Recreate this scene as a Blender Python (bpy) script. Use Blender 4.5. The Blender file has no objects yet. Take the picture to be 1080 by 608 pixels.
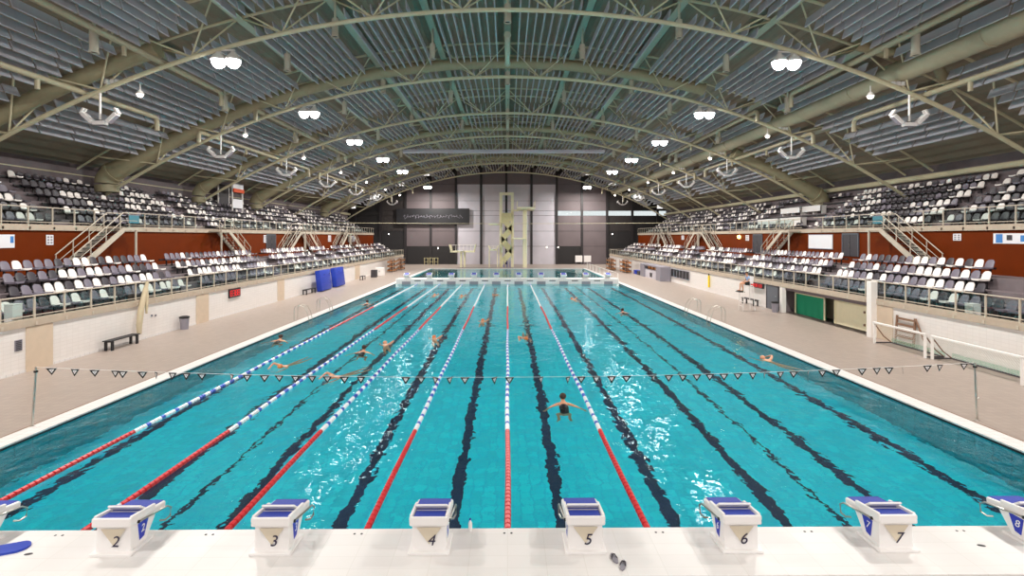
import bpy, bmesh, math, random
from mathutils import Vector, Matrix, noise
PI = math.pi
random.seed(7)
S = bpy.context.scene
COL = S.collection

# ------------------------------------------------------------------ helpers
def lin(h):
    h = h.lstrip('#'); out = []
    for i in (0, 2, 4):
        c = int(h[i:i+2], 16) / 255
        out.append(c / 12.92 if c <= .04045 else ((c + .055) / 1.055) ** 2.4)
    return out

def mat(name, hexc, rough=.6, metal=0., spec=.5, vary=.0, vscale=3., emit=0., bump=0., bscale=40., alpha=None):
    m = bpy.data.materials.new(name); m.use_nodes = True
    nt = m.node_tree; b = nt.nodes['Principled BSDF']
    c = lin(hexc) + [1]
    b.inputs['Base Color'].default_value = c
    b.inputs['Roughness'].default_value = rough
    b.inputs['Metallic'].default_value = metal
    b.inputs['Specular IOR Level'].default_value = spec
    if vary or bump:
        tc = nt.nodes.new('ShaderNodeTexCoord')
    if vary:
        n = nt.nodes.new('ShaderNodeTexNoise'); n.inputs['Scale'].default_value = vscale; n.inputs['Detail'].default_value = 5
        nt.links.new(tc.outputs['Object'], n.inputs['Vector'])
        r = nt.nodes.new('ShaderNodeMapRange'); r.inputs[1].default_value = .3; r.inputs[2].default_value = .7
        r.inputs[3].default_value = 1 - vary; r.inputs[4].default_value = 1 + vary
        nt.links.new(n.outputs['Fac'], r.inputs[0])
        mx = nt.nodes.new('ShaderNodeMix'); mx.data_type = 'RGBA'; mx.blend_type = 'MULTIPLY'; mx.inputs[0].default_value = 1
        mx.inputs[6].default_value = c
        nt.links.new(r.outputs[0], mx.inputs[7]); nt.links.new(mx.outputs[2], b.inputs['Base Color'])
    if bump:
        n2 = nt.nodes.new('ShaderNodeTexNoise'); n2.inputs['Scale'].default_value = bscale
        nt.links.new(tc.outputs['Object'], n2.inputs['Vector'])
        bp = nt.nodes.new('ShaderNodeBump'); bp.inputs['Strength'].default_value = bump; bp.inputs['Distance'].default_value = .01
        nt.links.new(n2.outputs['Fac'], bp.inputs['Height']); nt.links.new(bp.outputs[0], b.inputs['Normal'])
    if emit:
        b.inputs['Emission Color'].default_value = c; b.inputs['Emission Strength'].default_value = emit
    return m

def tile_mat(name, hexc, hexj, w, h, rough=.4, axes='XY', mortar=.012, vary=.06, spec=.5, offset=0.):
    """glazed tiles: a brick pattern laid on the object's own axes"""
    m = bpy.data.materials.new(name); m.use_nodes = True
    nt = m.node_tree; b = nt.nodes['Principled BSDF']
    tc = nt.nodes.new('ShaderNodeTexCoord'); sp = nt.nodes.new('ShaderNodeSeparateXYZ'); cb = nt.nodes.new('ShaderNodeCombineXYZ')
    nt.links.new(tc.outputs['Object'], sp.inputs[0])
    nt.links.new(sp.outputs[axes[0]], cb.inputs[0]); nt.links.new(sp.outputs[axes[1]], cb.inputs[1])
    br = nt.nodes.new('ShaderNodeTexBrick'); br.inputs['Scale'].default_value = 1
    br.offset = offset
    br.inputs['Brick Width'].default_value = w; br.inputs['Row Height'].default_value = h
    br.inputs['Mortar Size'].default_value = mortar; br.inputs['Bias'].default_value = 0
    c = lin(hexc); j = lin(hexj)
    br.inputs['Color1'].default_value = [x * (1 - vary) for x in c] + [1]
    br.inputs['Color2'].default_value = [min(1, x * (1 + vary)) for x in c] + [1]
    br.inputs['Mortar'].default_value = j + [1]
    nt.links.new(cb.outputs[0], br.inputs['Vector'])
    nt.links.new(br.outputs['Color'], b.inputs['Base Color'])
    b.inputs['Roughness'].default_value = rough; b.inputs['Specular IOR Level'].default_value = spec
    return m

class MB:
    """collects shapes; build() links them as ONE mesh object"""
    def __init__(s): s.v = []; s.f = []; s.m = []
    def add(s, vs, fs, mi=0):
        b = len(s.v); s.v += [tuple(v) for v in vs]
        s.f += [tuple(b + i for i in f) for f in fs]; s.m += [mi] * len(fs)
    def box(s, c, d, rot=None, mi=0):
        x, y, z = d[0] / 2, d[1] / 2, d[2] / 2
        vs = [Vector(p) for p in ((-x,-y,-z),(x,-y,-z),(x,y,-z),(-x,y,-z),(-x,-y,z),(x,-y,z),(x,y,z),(-x,y,z))]
        if rot is not None: vs = [rot @ v for v in vs]
        c = Vector(c)
        s.add([v + c for v in vs], [(0,3,2,1),(4,5,6,7),(0,1,5,4),(1,2,6,5),(2,3,7,6),(3,0,4,7)], mi)
        return s
    def span(s, x0, x1, y0, y1, z0, z1, mi=0):
        return s.box(((x0+x1)/2,(y0+y1)/2,(z0+z1)/2), (abs(x1-x0),abs(y1-y0),abs(z1-z0)), None, mi)
    def rbox(s, c, d, r, rot=None, mi=0):
        """box with chamfered vertical and horizontal edges"""
        bm = bmesh.new(); bmesh.ops.create_cube(bm, size=1)
        for v in bm.verts: v.co = Vector((v.co.x*d[0], v.co.y*d[1], v.co.z*d[2]))
        bmesh.ops.bevel(bm, geom=list(bm.edges), offset=r, segments=2, affect='EDGES', profile=.5)
        c = Vector(c); bm.verts.index_update()
        vs = [(rot @ v.co if rot is not None else v.co) + c for v in bm.verts]
        s.add(vs, [[v.index for v in f.verts] for f in bm.faces], mi); bm.free()
        return s
    def tube(s, pts, r, n=8, mi=0, cap=True, closed=False):
        pts = [Vector(p) for p in pts]; k = len(pts)
        rs = r if isinstance(r, (list, tuple)) else [r] * k
        rings = []; ref = None
        for i in range(k):
            a = pts[(i-1) % k] if (closed or i > 0) else pts[i]; b = pts[(i+1) % k] if (closed or i < k-1) else pts[i]
            t = (b - a); t = t.normalized() if t.length > 1e-9 else Vector((0,0,1))
            if ref is None: ref = Vector((0,0,1)) if abs(t.z) < .9 else Vector((1,0,0))
            u = t.cross(ref)
            if u.length < 1e-6: u = t.cross(Vector((1,0,0)))
            u.normalize(); w = t.cross(u).normalized(); ref = -w if False else ref
            rings.append([pts[i] + rs[i]*(math.cos(2*PI*j/n)*u + math.sin(2*PI*j/n)*w) for j in range(n)])
        vs = [p for g in rings for p in g]; fs = []
        for i in range(k if closed else k-1):
            a = i*n; b = ((i+1) % k)*n
            for j in range(n): fs.append((a+j, a+(j+1)%n, b+(j+1)%n, b+j))
        if cap and not closed:
            fs.append(tuple(range(n-1,-1,-1))); fs.append(tuple((k-1)*n + j for j in range(n)))
        s.add(vs, fs, mi); return s
    def lathe(s, prof, c=(0,0,0), n=16, mi=0, rot=None):
        """prof: (radius, height) pairs about the local z axis"""
        vs = []; fs = []; c = Vector(c)
        for r, z in prof:
            for j in range(n):
                p = Vector((r*math.cos(2*PI*j/n), r*math.sin(2*PI*j/n), z))
                vs.append((rot @ p if rot is not None else p) + c)
        for i in range(len(prof)-1):
            for j in range(n): fs.append((i*n+j, i*n+(j+1)%n, (i+1)*n+(j+1)%n, (i+1)*n+j))
        if prof[0][0] > 1e-5: fs.append(tuple(range(n-1,-1,-1)))
        if prof[-1][0] > 1e-5: fs.append(tuple((len(prof)-1)*n + j for j in range(n)))
        s.add(vs, fs, mi); return s
    def prism(s, poly, axis, a, b, mi=0):
        """poly: 2-D outline in the two other axes (in x,y,z order), extruded along axis from a to b"""
        k = len(poly)
        def q(p, t):
            return {'x': (t,p[0],p[1]), 'y': (p[0],t,p[1]), 'z': (p[0],p[1],t)}[axis]
        vs = [q(p, a) for p in poly] + [q(p, b) for p in poly]
        fs = [tuple(range(k)), tuple(range(2*k-1, k-1, -1))] + [(i, k+i, k+(i+1)%k, (i+1)%k) for i in range(k)]
        s.add(vs, fs, mi); return s
    def ball(s, c, r, n=10, mi=0, sc=(1,1,1)):
        m_ = max(4, n//2); prof = [(max(0,math.sin(PI*i/m_))*r, -math.cos(PI*i/m_)*r) for i in range(m_+1)]
        vs = []; fs = []; c = Vector(c)
        for rr, z in prof:
            for j in range(n): vs.append(Vector((rr*math.cos(2*PI*j/n)*sc[0], rr*math.sin(2*PI*j/n)*sc[1], z*sc[2])) + c)
        for i in range(m_):
            for j in range(n): fs.append((i*n+j, i*n+(j+1)%n, (i+1)*n+(j+1)%n, (i+1)*n+j))
        s.add(vs, fs, mi); return s
    def mesh(s, name, mats, smooth=False):
        me = bpy.data.meshes.new(name); me.from_pydata(s.v, [], s.f)
        for m in (mats if isinstance(mats, (list, tuple)) else [mats]): me.materials.append(m)
        me.polygons.foreach_set('material_index', s.m)
        bm = bmesh.new(); bm.from_mesh(me)
        bmesh.ops.remove_doubles(bm, verts=bm.verts, dist=1e-5)
        bmesh.ops.recalc_face_normals(bm, faces=bm.faces)
        bm.to_mesh(me); bm.free()
        if smooth:
            me.shade_smooth() if hasattr(me, 'shade_smooth') else None
            try: me.set_sharp_from_angle(angle=math.radians(38))
            except Exception: pass
        return me
    def build(s, name, mats, parent=None, smooth=False, loc=None, rotz=0):
        o = bpy.data.objects.new(name, s.mesh(name, mats, smooth)); COL.objects.link(o)
        if parent is not None: o.parent = parent
        if loc is not None: o.location = loc
        if rotz: o.rotation_euler = (0, 0, rotz)
        return o

def thing(name, label, cat, loc=(0,0,0), rotz=0, group=None):
    o = bpy.data.objects.new(name, None); COL.objects.link(o)
    o.empty_display_size = .1
    o.location = loc; o.rotation_euler = (0, 0, rotz)
    return tag(o, label, cat, group)
def tag(o, label, cat, group=None):
    o['label'] = label; o['category'] = cat
    if group: o['group'] = group
    return o
def struct(o):
    o['kind'] = 'structure'; return o
def dup(root, loc=None, rotz=None, label=None, group=None):
    """a copy of a thing with copies of its parts and their sub-parts"""
    r = root.copy(); COL.objects.link(r)
    if loc is not None: r.location = loc
    if rotz is not None: r.rotation_euler = (0, 0, rotz)
    if label: r['label'] = label
    if group: r['group'] = group
    for ch in list(root.children):
        c = ch.copy(); COL.objects.link(c); c.parent = r
        for g in list(ch.children):
            d = g.copy(); COL.objects.link(d); d.parent = c
    return r
_ONES = 'first second third fourth fifth sixth seventh eighth ninth tenth eleventh twelfth thirteenth fourteenth fifteenth sixteenth seventeenth eighteenth nineteenth'.split()
_TENS = ['', '', 'twenty', 'thirty', 'forty', 'fifty', 'sixty', 'seventy', 'eighty', 'ninety']
_TENTH = ['', '', 'twentieth', 'thirtieth', 'fortieth', 'fiftieth', 'sixtieth', 'seventieth', 'eightieth', 'ninetieth']
def nth(i):
    """1 -> first, 23 -> twenty-third"""
    if i < 20: return _ONES[i-1]
    if i % 10 == 0: return _TENTH[i//10]
    return _TENS[i//10] + '-' + _ONES[i % 10 - 1]

# ------------------------------------------------------------------ camera
CAM_H, FOC, YAW = 5.25, 540., math.radians(.5)
cam = bpy.data.cameras.new('camera'); camo = bpy.data.objects.new('camera', cam); COL.objects.link(camo)
camo.location = (0, 0, CAM_H); camo.rotation_euler = (PI/2, 0, -YAW)
cam.sensor_width = 36; cam.lens = 18; cam.shift_x = 0; cam.shift_y = -54/1080
cam.clip_start = .05; cam.clip_end = 600
S.camera = camo
FW = Vector((math.sin(YAW), math.cos(YAW), 0)); RT = Vector((math.cos(YAW), -math.sin(YAW), 0))
def gnd(px, py, z=0.):
    """the point of the level z that the photograph shows at a pixel"""
    t = (CAM_H - z) * FOC / (py - 250.)
    p = t * (FW + (px - 540.) / FOC * RT); return Vector((p.x, p.y, z))
def side(px, X, py=None):
    """(Y, Z) on the upright plane x = X"""
    d = FW + (px - 540.) / FOC * RT; t = X / d.x
    return t * d.y, (CAM_H - (py - 250.) / FOC * t if py is not None else None)
def front(px, py, Y):
    d = FW + (px - 540.) / FOC * RT; t = Y / d.y
    return t * d.x, CAM_H - (py - 250.) / FOC * t

# ------------------------------------------------------------------ materials
M = {}
M['deck'] = tile_mat('beige_deck_tiles', '#9c8e85', '#8d8078', .25, .25, .42, 'XY', .008, .05)
M['startdeck'] = tile_mat('white_start_deck_tiles', '#e4e0de', '#dcd8d4', .6, .3, .4, 'XY', .006, .02)
M['coping'] = tile_mat('white_coping_tiles', '#dedad8', '#c2bdb9', .25, .25, .35, 'XY', .01, .02)
M['gutter'] = mat('dark_gutter', '#1c2229', .6)
M['wtile'] = tile_mat('white_wall_tiles', '#e2dcd8', '#d6cfca', .3, .15, .35, 'YZ', .006, .02)
M['beigepanel'] = mat('beige_panel', '#cdb9a3', .6, vary=.04)
M['concrete'] = mat('grandstand_concrete', '#766b6e', .85, vary=.1, vscale=2., bump=.2)
M['curb'] = mat('beige_curb', '#b7a795', .75, vary=.06)
M['redwall'] = mat('rust_red_wall_paint', '#682700', .7, spec=.1, vary=.07, vscale=1.2)
M['darkwall'] = mat('dark_end_wall', '#2c2625', .7, vary=.08)
M['paleP'] = mat('pale_grey', '#c6c1ca', .55, vary=.05, vscale=.6)
M['taupeP'] = mat('taupe_grey', '#665b5d', .6, vary=.06, vscale=.6)
M['blackP'] = mat('black_cladding', '#1d1a1b', .6, vary=.1)
M['column'] = mat('dark_steel_column', '#231e20', .5)
M['roof'] = mat('brown_roof_deck', '#978b78', .7, vary=.08, vscale=.5)
M['fin'] = mat('blue_grey_baffle', '#bcbcc4', .5, vary=.06, vscale=1.5)
M['purlin'] = mat('green_grey_purlin', '#b9bda9', .55, vary=.05)
M['truss'] = mat('cream_truss_paint', '#cfc6a6', .45, vary=.05)
M['rib'] = mat('olive_duct_paint', '#a39a7c', .5, vary=.06)
M['duct'] = mat('cream_duct_paint', '#aba287', .45, vary=.05)
M['nozzle'] = mat('pale_nozzle', '#c2bba9', .45)
M['white'] = mat('white_plastic', '#eeeae8', .35)
M['whitemetal'] = mat('white_painted_steel', '#ece8e4', .4)
M['steel'] = mat('brushed_steel', '#b9b4ac', .3, .9)
M['railing'] = mat('beige_railing_paint', '#bdb2a2', .45, vary=.04)
M['black'] = mat('black_plastic', '#17161a', .5)
M['dark'] = mat('dark_grey_plastic', '#3a373d', .5)
M['grey'] = mat('grey_plastic', '#8a8690', .5)
M['seatw'] = mat('white_seat_plastic', '#f0e9e4', .35)
M['seatg'] = mat('mauve_grey_seat_plastic', '#77707d', .4)
M['seatd'] = mat('charcoal_seat_plastic', '#3d3840', .4)
M['blue'] = mat('blue_mat_vinyl', '#1638a8', .45, vary=.08)
M['padblue'] = mat('blue_grip_pad', '#2a3fa6', .6, bump=.4, bscale=160)
M['logoblue'] = mat('blue_print', '#2a35b0', .5)
M['numdark'] = mat('dark_number_print', '#22183a', .5)
M['tri'] = mat('beige_triangle_print', '#d5c8b2', .5)
M['red'] = mat('red_float', '#d02028', .4)
M['floatb'] = mat('blue_float', '#2f57c9', .4)
M['floatw'] = mat('white_float', '#f0f2f5', .4)
M['yellow'] = mat('yellow_plastic', '#efd21e', .4)
M['wood'] = mat('varnished_wood', '#b5702c', .5, vary=.18, vscale=6)
M['brown'] = mat('brown_folded_board', '#7d5d48', .55, vary=.1)
M['cream'] = mat('cream_tower_paint', '#efe8c6', .5, vary=.03)
M['creamd'] = mat('cream_balustrade', '#d8cfa0', .55, vary=.05)
M['greennet'] = mat('green_net_cord', '#2fae86', .7)
M['whitenet'] = mat('white_net_cord', '#dcdcd4', .7)
M['skin'] = mat('skin', '#d49a78', .5, vary=.04, vscale=8)
M['hair'] = mat('brown_hair', '#3a2418', .6)
M['lcd_red'] = mat('red_led_digits', '#d81018', .4, emit=.45)
M['canvas'] = mat('beige_canvas', '#c4b598', .8, vary=.08)
M['teal'] = mat('teal_sign_panel', '#3f7d8c', .4)
M['suit'] = mat('black_swimsuit', '#14141a', .5)
M['lightblue'] = mat('light_blue_cloth', '#9dbbe6', .8)
M['poster'] = mat('poster_white', '#e8e6ea', .5)
M['pblue'] = mat('poster_blue', '#3f7fc4', .5)
M['orange'] = mat('orange_red_awning', '#d8501f', .6)
M['doorgrey'] = mat('slate_grey_door', '#5c6068', .5)
M['lampemit'] = mat('flood_lamp_lens', '#ffffff', .4, emit=14)
M['lampsmall'] = mat('small_lamp_lens', '#fff6ea', .4, emit=8)
M['amber'] = mat('amber_lamp_lens', '#ffd070', .4, emit=6)

def glass_mat(name, tint, refl=.12, rough=.03):
    m = bpy.data.materials.new(name); m.use_nodes = True; nt = m.node_tree
    for n in list(nt.nodes): nt.nodes.remove(n)
    out = nt.nodes.new('ShaderNodeOutputMaterial'); mx = nt.nodes.new('ShaderNodeMixShader')
    tr = nt.nodes.new('ShaderNodeBsdfTransparent'); gl = nt.nodes.new('ShaderNodeBsdfGlossy')
    tr.inputs[0].default_value = lin(tint) + [1]; gl.inputs['Roughness'].default_value = rough
    mx.inputs[0].default_value = refl
    nt.links.new(tr.outputs[0], mx.inputs[1]); nt.links.new(gl.outputs[0], mx.inputs[2]); nt.links.new(mx.outputs[0], out.inputs[0])
    return m
M['glass'] = glass_mat('green_tinted_rail_glass', '#cfdedb', .07)
M['pane'] = glass_mat('window_pane', '#e8eef0', .06)
WORLD, EXPO, FLOOD, NEARK = 1.15, .19, 1230, .93
# ------------------------------------------------------------------ pools and decks
XP, Y0, Y1, DEP = 12.42, 8.86, 57.0, 2.6          # lap pool
D0, D1 = 58.5, 83.6                               # diving pool
YB, YE, XL, XR = -5., 97., -18.5, 19.0            # rear, end wall, pool-side walls
DZ = .06
M['ptile'] = tile_mat('caustic_turquoise_pool_tiles', '#12e4fd', '#10d2f0', .3, .3, .5, 'XY', .02, .1)  # tile tone spread imitates caustics; turquoise stands in for the water's absorption
M['pside'] = tile_mat('pale_pool_side_tiles', '#18a5b4', '#108896', .5, .25, .5, 'YZ', .016, .06)
M['dtile'] = tile_mat('deep_water_teal_tiles', '#0fa3ae', '#0c929d', .5, .25, .5, 'XY', .012, .05)  # darker teal puts the deeper water's light loss into the tile colour
M['pline'] = mat('navy_lane_tiles', '#0d1c4a', .5, vary=.06)

def water_mat():
    m = bpy.data.materials.new('rippled_pool_water'); m.use_nodes = True; nt = m.node_tree
    for n in list(nt.nodes): nt.nodes.remove(n)
    N = lambda t: nt.nodes.new(t); L = nt.links.new
    out = N('ShaderNodeOutputMaterial'); g = N('ShaderNodeBsdfGlass')
    g.inputs['IOR'].default_value = 1.33; g.inputs['Roughness'].default_value = 0.0
    g.inputs['Color'].default_value = (.86, 1, 1, 1)
    tc = N('ShaderNodeTexCoord')
    def wave(scale, sx, sy, det, rot):
        mp = N('ShaderNodeMapping'); mp.inputs['Scale'].default_value = (sx, sy, 1); mp.inputs['Rotation'].default_value = (0, 0, rot)
        n = N('ShaderNodeTexNoise'); n.inputs['Scale'].default_value = scale; n.inputs['Detail'].default_value = det
        n.inputs['Roughness'].default_value = .45
        L(tc.outputs['Object'], mp.inputs[0]); L(mp.outputs[0], n.inputs['Vector']); return n.outputs['Fac']
    a = wave(.9, 1., .8, 1., .3); b = wave(2.8, 1., .8, 1.2, -.4); d = wave(8.5, .8, 1.2, 1., .15); c_ = wave(.22, 1, 1, 1, .1)
    def mul(x, k):
        q = N('ShaderNodeMath'); q.operation = 'MULTIPLY'; q.inputs[1].default_value = k; L(x, q.inputs[0]); return q.outputs[0]
    def add(x, y):
        q = N('ShaderNodeMath'); q.operation = 'ADD'; L(x, q.inputs[0]); L(y, q.inputs[1]); return q.outputs[0]
    h = add(add(mul(a, .6), mul(b, .36)), mul(d, .07))
    # calmer and choppier patches
    cr = N('ShaderNodeMapRange'); cr.inputs[1].default_value = .35; cr.inputs[2].default_value = .65; cr.inputs[3].default_value = .7; cr.inputs[4].default_value = 1.35
    L(c_, cr.inputs[0])
    hh = N('ShaderNodeMath'); hh.operation = 'MULTIPLY'; L(h, hh.inputs[0]); L(cr.outputs[0], hh.inputs[1])
    bp = N('ShaderNodeBump'); bp.inputs['Strength'].default_value = 1.; bp.inputs['Distance'].default_value = WAVE
    L(hh.outputs[0], bp.inputs['Height']); L(bp.outputs[0], g.inputs['Normal']); L(g.outputs[0], out.inputs[0])
    return m
WAVE = .064
M['water'] = water_mat()

def plane(name, x0, x1, y0, y1, z, m):
    b = MB(); b.add([(x0,y0,z),(x1,y0,z),(x1,y1,z),(x0,y1,z)], [(0,1,2,3)]); return b.build(name, m)
w = struct(plane('pool_water', -XP, XP, Y0, Y1, 0, M['water']))
w = struct(plane('diving_pool_water', -XP+.1, XP-.1, D0, D1, 0, M['water']))

b = MB(); b.add([(-XP,Y0,-DEP),(XP,Y0,-DEP),(XP,Y1,-DEP),(-XP,Y1,-DEP)], [(0,1,2,3)])
for k in range(10):
    x = -11.25 + 2.5*k
    b.add([(x-.15,Y0+1.6,-DEP+.004),(x+.15,Y0+1.6,-DEP+.004),(x+.15,Y1-1.6,-DEP+.004),(x-.15,Y1-1.6,-DEP+.004)], [(0,1,2,3)], 1)
    for yy in (Y0+1.6, 33.0, Y1-1.8):
        b.add([(x-.5,yy,-DEP+.006),(x+.5,yy,-DEP+.006),(x+.5,yy+.25,-DEP+.006),(x-.5,yy+.25,-DEP+.006)], [(0,1,2,3)], 1)
for x in (-7.5, 7.5):
    b.add([(x-.06,Y0,-DEP+.004),(x+.06,Y0,-DEP+.004),(x+.06,Y1,-DEP+.004),(x-.06,Y1,-DEP+.004)], [(0,1,2,3)], 1)
struct(b.build('pool_floor', [M['ptile'], M['pline']]))
for nm, x in (('pool_wall_left', -XP), ('pool_wall_right', XP)):
    b = MB(); b.span(x, x + math.copysign(.2, x), Y0, Y1, -DEP, -.02); struct(b.build(nm, M['pside']))
b = MB(); b.span(-XP-.2, XP+.2, Y0-.2, Y0, -DEP, -.02); struct(b.build('pool_wall_front', M['pside']))
b = MB(); b.span(-XP+.1, XP-.1, D0, D1, -3.9, -3.8); b.span(-XP-.1, -XP+.1, D0, D1, -3.9, .03); b.span(XP-.1, XP+.1, D0, D1, -3.9, .03)
b.span(-XP, XP, D1, D1+.2, -3.9, .03); b.span(-XP, XP, D0-.2, D0, -3.9, .0)
struct(b.build('diving_pool_floor', M['dtile']))

# side decks with white coping and the dark overflow slot below it
for s, nm, xw in ((-1, 'left', XL), (1, 'right', XR)):
    b = MB(); b.span(s*13.05, xw + s*1.5, YB, YE, -.3, DZ); struct(b.build('floor_' + nm, M['deck']))
    b = MB(); b.prism([(s*(XP-.03), .055), (s*(XP-.03), DZ+.035), (s*13.05, DZ+.005), (s*13.05, -.2), (s*(XP+.35), -.2), (s*(XP+.3), .055)], 'y', Y0, D1+.6)
    struct(b.build('trim_coping_' + nm, M['coping']))
    b = MB(); b.span(s*(XP-.012), s*(XP+.25), Y0, Y1, -.035, .054); struct(b.build('trim_gutter_' + nm, M['gutter']))
    b = MB()
    b.span(s*13.06, s*13.11, Y0, D1, DZ-.02, DZ+.004)
    struct(b.build('trim_drain_' + nm, M['brown']))
b = MB(); b.span(-13.05, 13.05, D1+.2, YE, -.3, DZ); struct(b.build('floor_far', M['deck']))
b = MB(); b.prism([(D1-.03,.03),(D1-.03,.09),(D1+.6,.07),(D1+.6,-.1),(D1,-.1)], 'x', -XP-.1, XP+.1); struct(b.build('trim_coping_far', M['coping']))
b = MB(); b.span(-13.05, 13.05, YB, 7.6, -.3, DZ); struct(b.build('floor_rear', M['deck']))
SZ = .2
b = MB(); b.rbox((0, (7.6+8.88)/2, (SZ-.5)/2 + 0), (26.1, 1.28, SZ+.5), .015); struct(b.build('floor_start_platform', M['startdeck']))

# ------------------------------------------------------------------ roof shell
R_, ZC = 52.6, 16.76
def zc(x): return ZC - (R_ - math.sqrt(R_*R_ - x*x))
def arc(x, off):
    """the point off metres above (radially) the lower chord's arc at x"""
    n = Vector((x, 0, math.sqrt(R_*R_ - x*x))).normalized()
    return Vector((x + n.x*off, 0, zc(x) + n.z*off))
YT = [15.1 + 10.85*i for i in range(8)]             # truss lines
XE = 29.6
b = MB(); n = 200; up = []; lo = []
for i in range(n+1):
    x = -XE + 2*XE*i/n; p = arc(x, 2.5 + (.1 if i % 2 else 0.)); q = arc(x, 3.1); lo.append((p.x, p.z)); up.append((q.x, q.z))
vs = [(p[0], YB, p[1]) for p in lo] + [(p[0], YE+.4, p[1]) for p in lo] + [(p[0], YB, p[1]) for p in up] + [(p[0], YE+.4, p[1]) for p in up]
k = n+1; fs = []
for i in range(n): fs += [(i, i+1, k+i+1, k+i), (2*k+i, 3*k+i, 3*k+i+1, 2*k+i+1)]
b.add(vs, fs); struct(b.build('ceiling', M['roof']))

# purlins run the length of the hall; hung baffles fill the bays between them
PX = [4.55*i for i in range(-6, 7)]
for x in PX[1:-1]:
    p = arc(x, 2.07); a = math.asin(max(-1, min(1, x/R_)))
    b = MB(); b.box((0,(YB+YE)/2,0), (.26, YE-YB, .44)); b.box((0,(YB+YE)/2,-.25), (.4, YE-YB, .06))
    o = struct(b.build('ceiling_purlin', M['purlin'], None, False, (p.x, 0, p.z))); o.rotation_euler = (0, a, 0)
rng = random.Random(3)
for bi in range(len(YT)):
    ya = YT[bi] + .95; yb = (YT[bi+1] - .95) if bi+1 < len(YT) else YE-.4
    if bi == 0: ya = YT[0] + .95
    for pi in range(0, len(PX)-1):
        b = MB(); xa, xb = PX[pi], PX[pi+1]; nf = 8
        for j in range(nf):
            gp_ = .46 if max(abs(xa), abs(xb)) < 19 else .2
            x = xa + gp_ + (xb-xa-2*gp_)*(j+.5)/nf
            if abs(x) > 25.4 or abs(x-20.2) < .78: continue
            c0 = arc(x, .99); a = math.asin(x/R_); rot = Matrix.Rotation(a, 3, 'Y')
            L_ = yb-ya; ns = 4; off = (.25 if j % 2 else 0.)
            cuts = [0] + [(q + off + .375)/ns for q in range(ns)]; cuts = [c for c in cuts if c < 1] + [1]
            for q in range(len(cuts)-1):
                s0, s1 = ya + L_*cuts[q] + .065, ya + L_*cuts[q+1] - .065
                if s1 - s0 < .2: continue
                b.box((c0.x, (s0+s1)/2, c0.z), (.06, s1-s0, .46), rot)
        if b.v: struct(b.build('ceiling_baffle', M['fin']))

# eave beams, outer walls, end wall
for s, nm in ((-1, 'left'), (1, 'right')):
    p = arc(s*28.9, 1.7); b = MB(); b.tube([(p.x, YB, p.z), (p.x, YE, p.z)], .2, 8); struct(b.build('trim_eave_' + nm, M['truss'], None, True))
    b = MB(); b.span(s*30.2, s*30.5, YB, YE+.4, 0, 11.4); struct(b.build('wall_outer_' + nm, M['concrete']))

COLX = [front(534 + 26.55*k, 250, YE)[0] for k in range(-9, 10)]
Zr = [5.25 + (250-y)*YE/540 for y in (279, 260, 244, 227.5, 222.5, 212, 194.5)] + [15.9]
def roofz(x): return arc(max(-29, min(29, x)), 2.4).z
bays = {}
for i in range(len(COLX)-1):
    xa, xb = COLX[i], COLX[i+1]; px = 534 + 26.55*(i-9+.5)
    top = min(roofz(xa), roofz(xb))
    rows = [(0, Zr[1]), (Zr[1], Zr[2]), (Zr[2], Zr[3]), (Zr[3], Zr[4]), (Zr[4], Zr[5]), (Zr[5], Zr[6]), (Zr[6], top)]
    for r, (za, zb) in enumerate(rows):
        zb2 = min(zb, top)
        if zb2 - za < .1: continue
        if r == 3 and px > 587: continue            # the daylight strip
        if 481 < px < 587: m = 'paleP'  # tone set by bay: pale in the middle, darker outwards and on top
        elif 428 < px < 481 or 587 < px < 640: m = 'taupeP'
        else: m = 'blackP' if (px < 410 or px > 660 or r < 2) else 'darkwall'
        if r == 6 and m == 'paleP': m = 'taupeP'
        if r == 0 and (428 < px < 481 or 587 < px < 613): m = 'blackP'
        if r >= 4 and m in ('blackP', 'darkwall') : m = 'darkwall'
        bb = bays.setdefault((i, m), MB()); bb.span(xa, xb, YE, YE+.2, za+.03, zb2-.03)
for (i, m), bb in bays.items(): struct(bb.build('wall_end_panel', M[m]))
# seams and backing behind the panels
b = MB()
for i in range(len(COLX)-1):
    xa, xb = COLX[i], COLX[i+1]; px = 534 + 26.55*(i-9+.5); t = roofz((xa+xb)/2)+.6
    if px > 587:
        b.span(xa, xb, YE+.2, YE+.3, 0, Zr[3]); b.span(xa, xb, YE+.2, YE+.3, Zr[4], t)
    else: b.span(xa, xb, YE+.2, YE+.3, 0, t)
struct(b.build('wall_end', M['column']))
for x in COLX:
    b = MB(); b.span(x-.21, x+.21, YE-.28, YE+.1, 0, roofz(x)); struct(b.build('trim_end_column', M['column']))
wi = 1
for i in range(len(COLX)-1):
    px = 534 + 26.55*(i-9+.5)
    if px > 587:
        b = MB(); b.span(COLX[i], COLX[i+1], YE+.12, YE+.16, Zr[3], Zr[4]); struct(b.build('window_%d' % wi, M['pane'])); wi += 1
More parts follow.
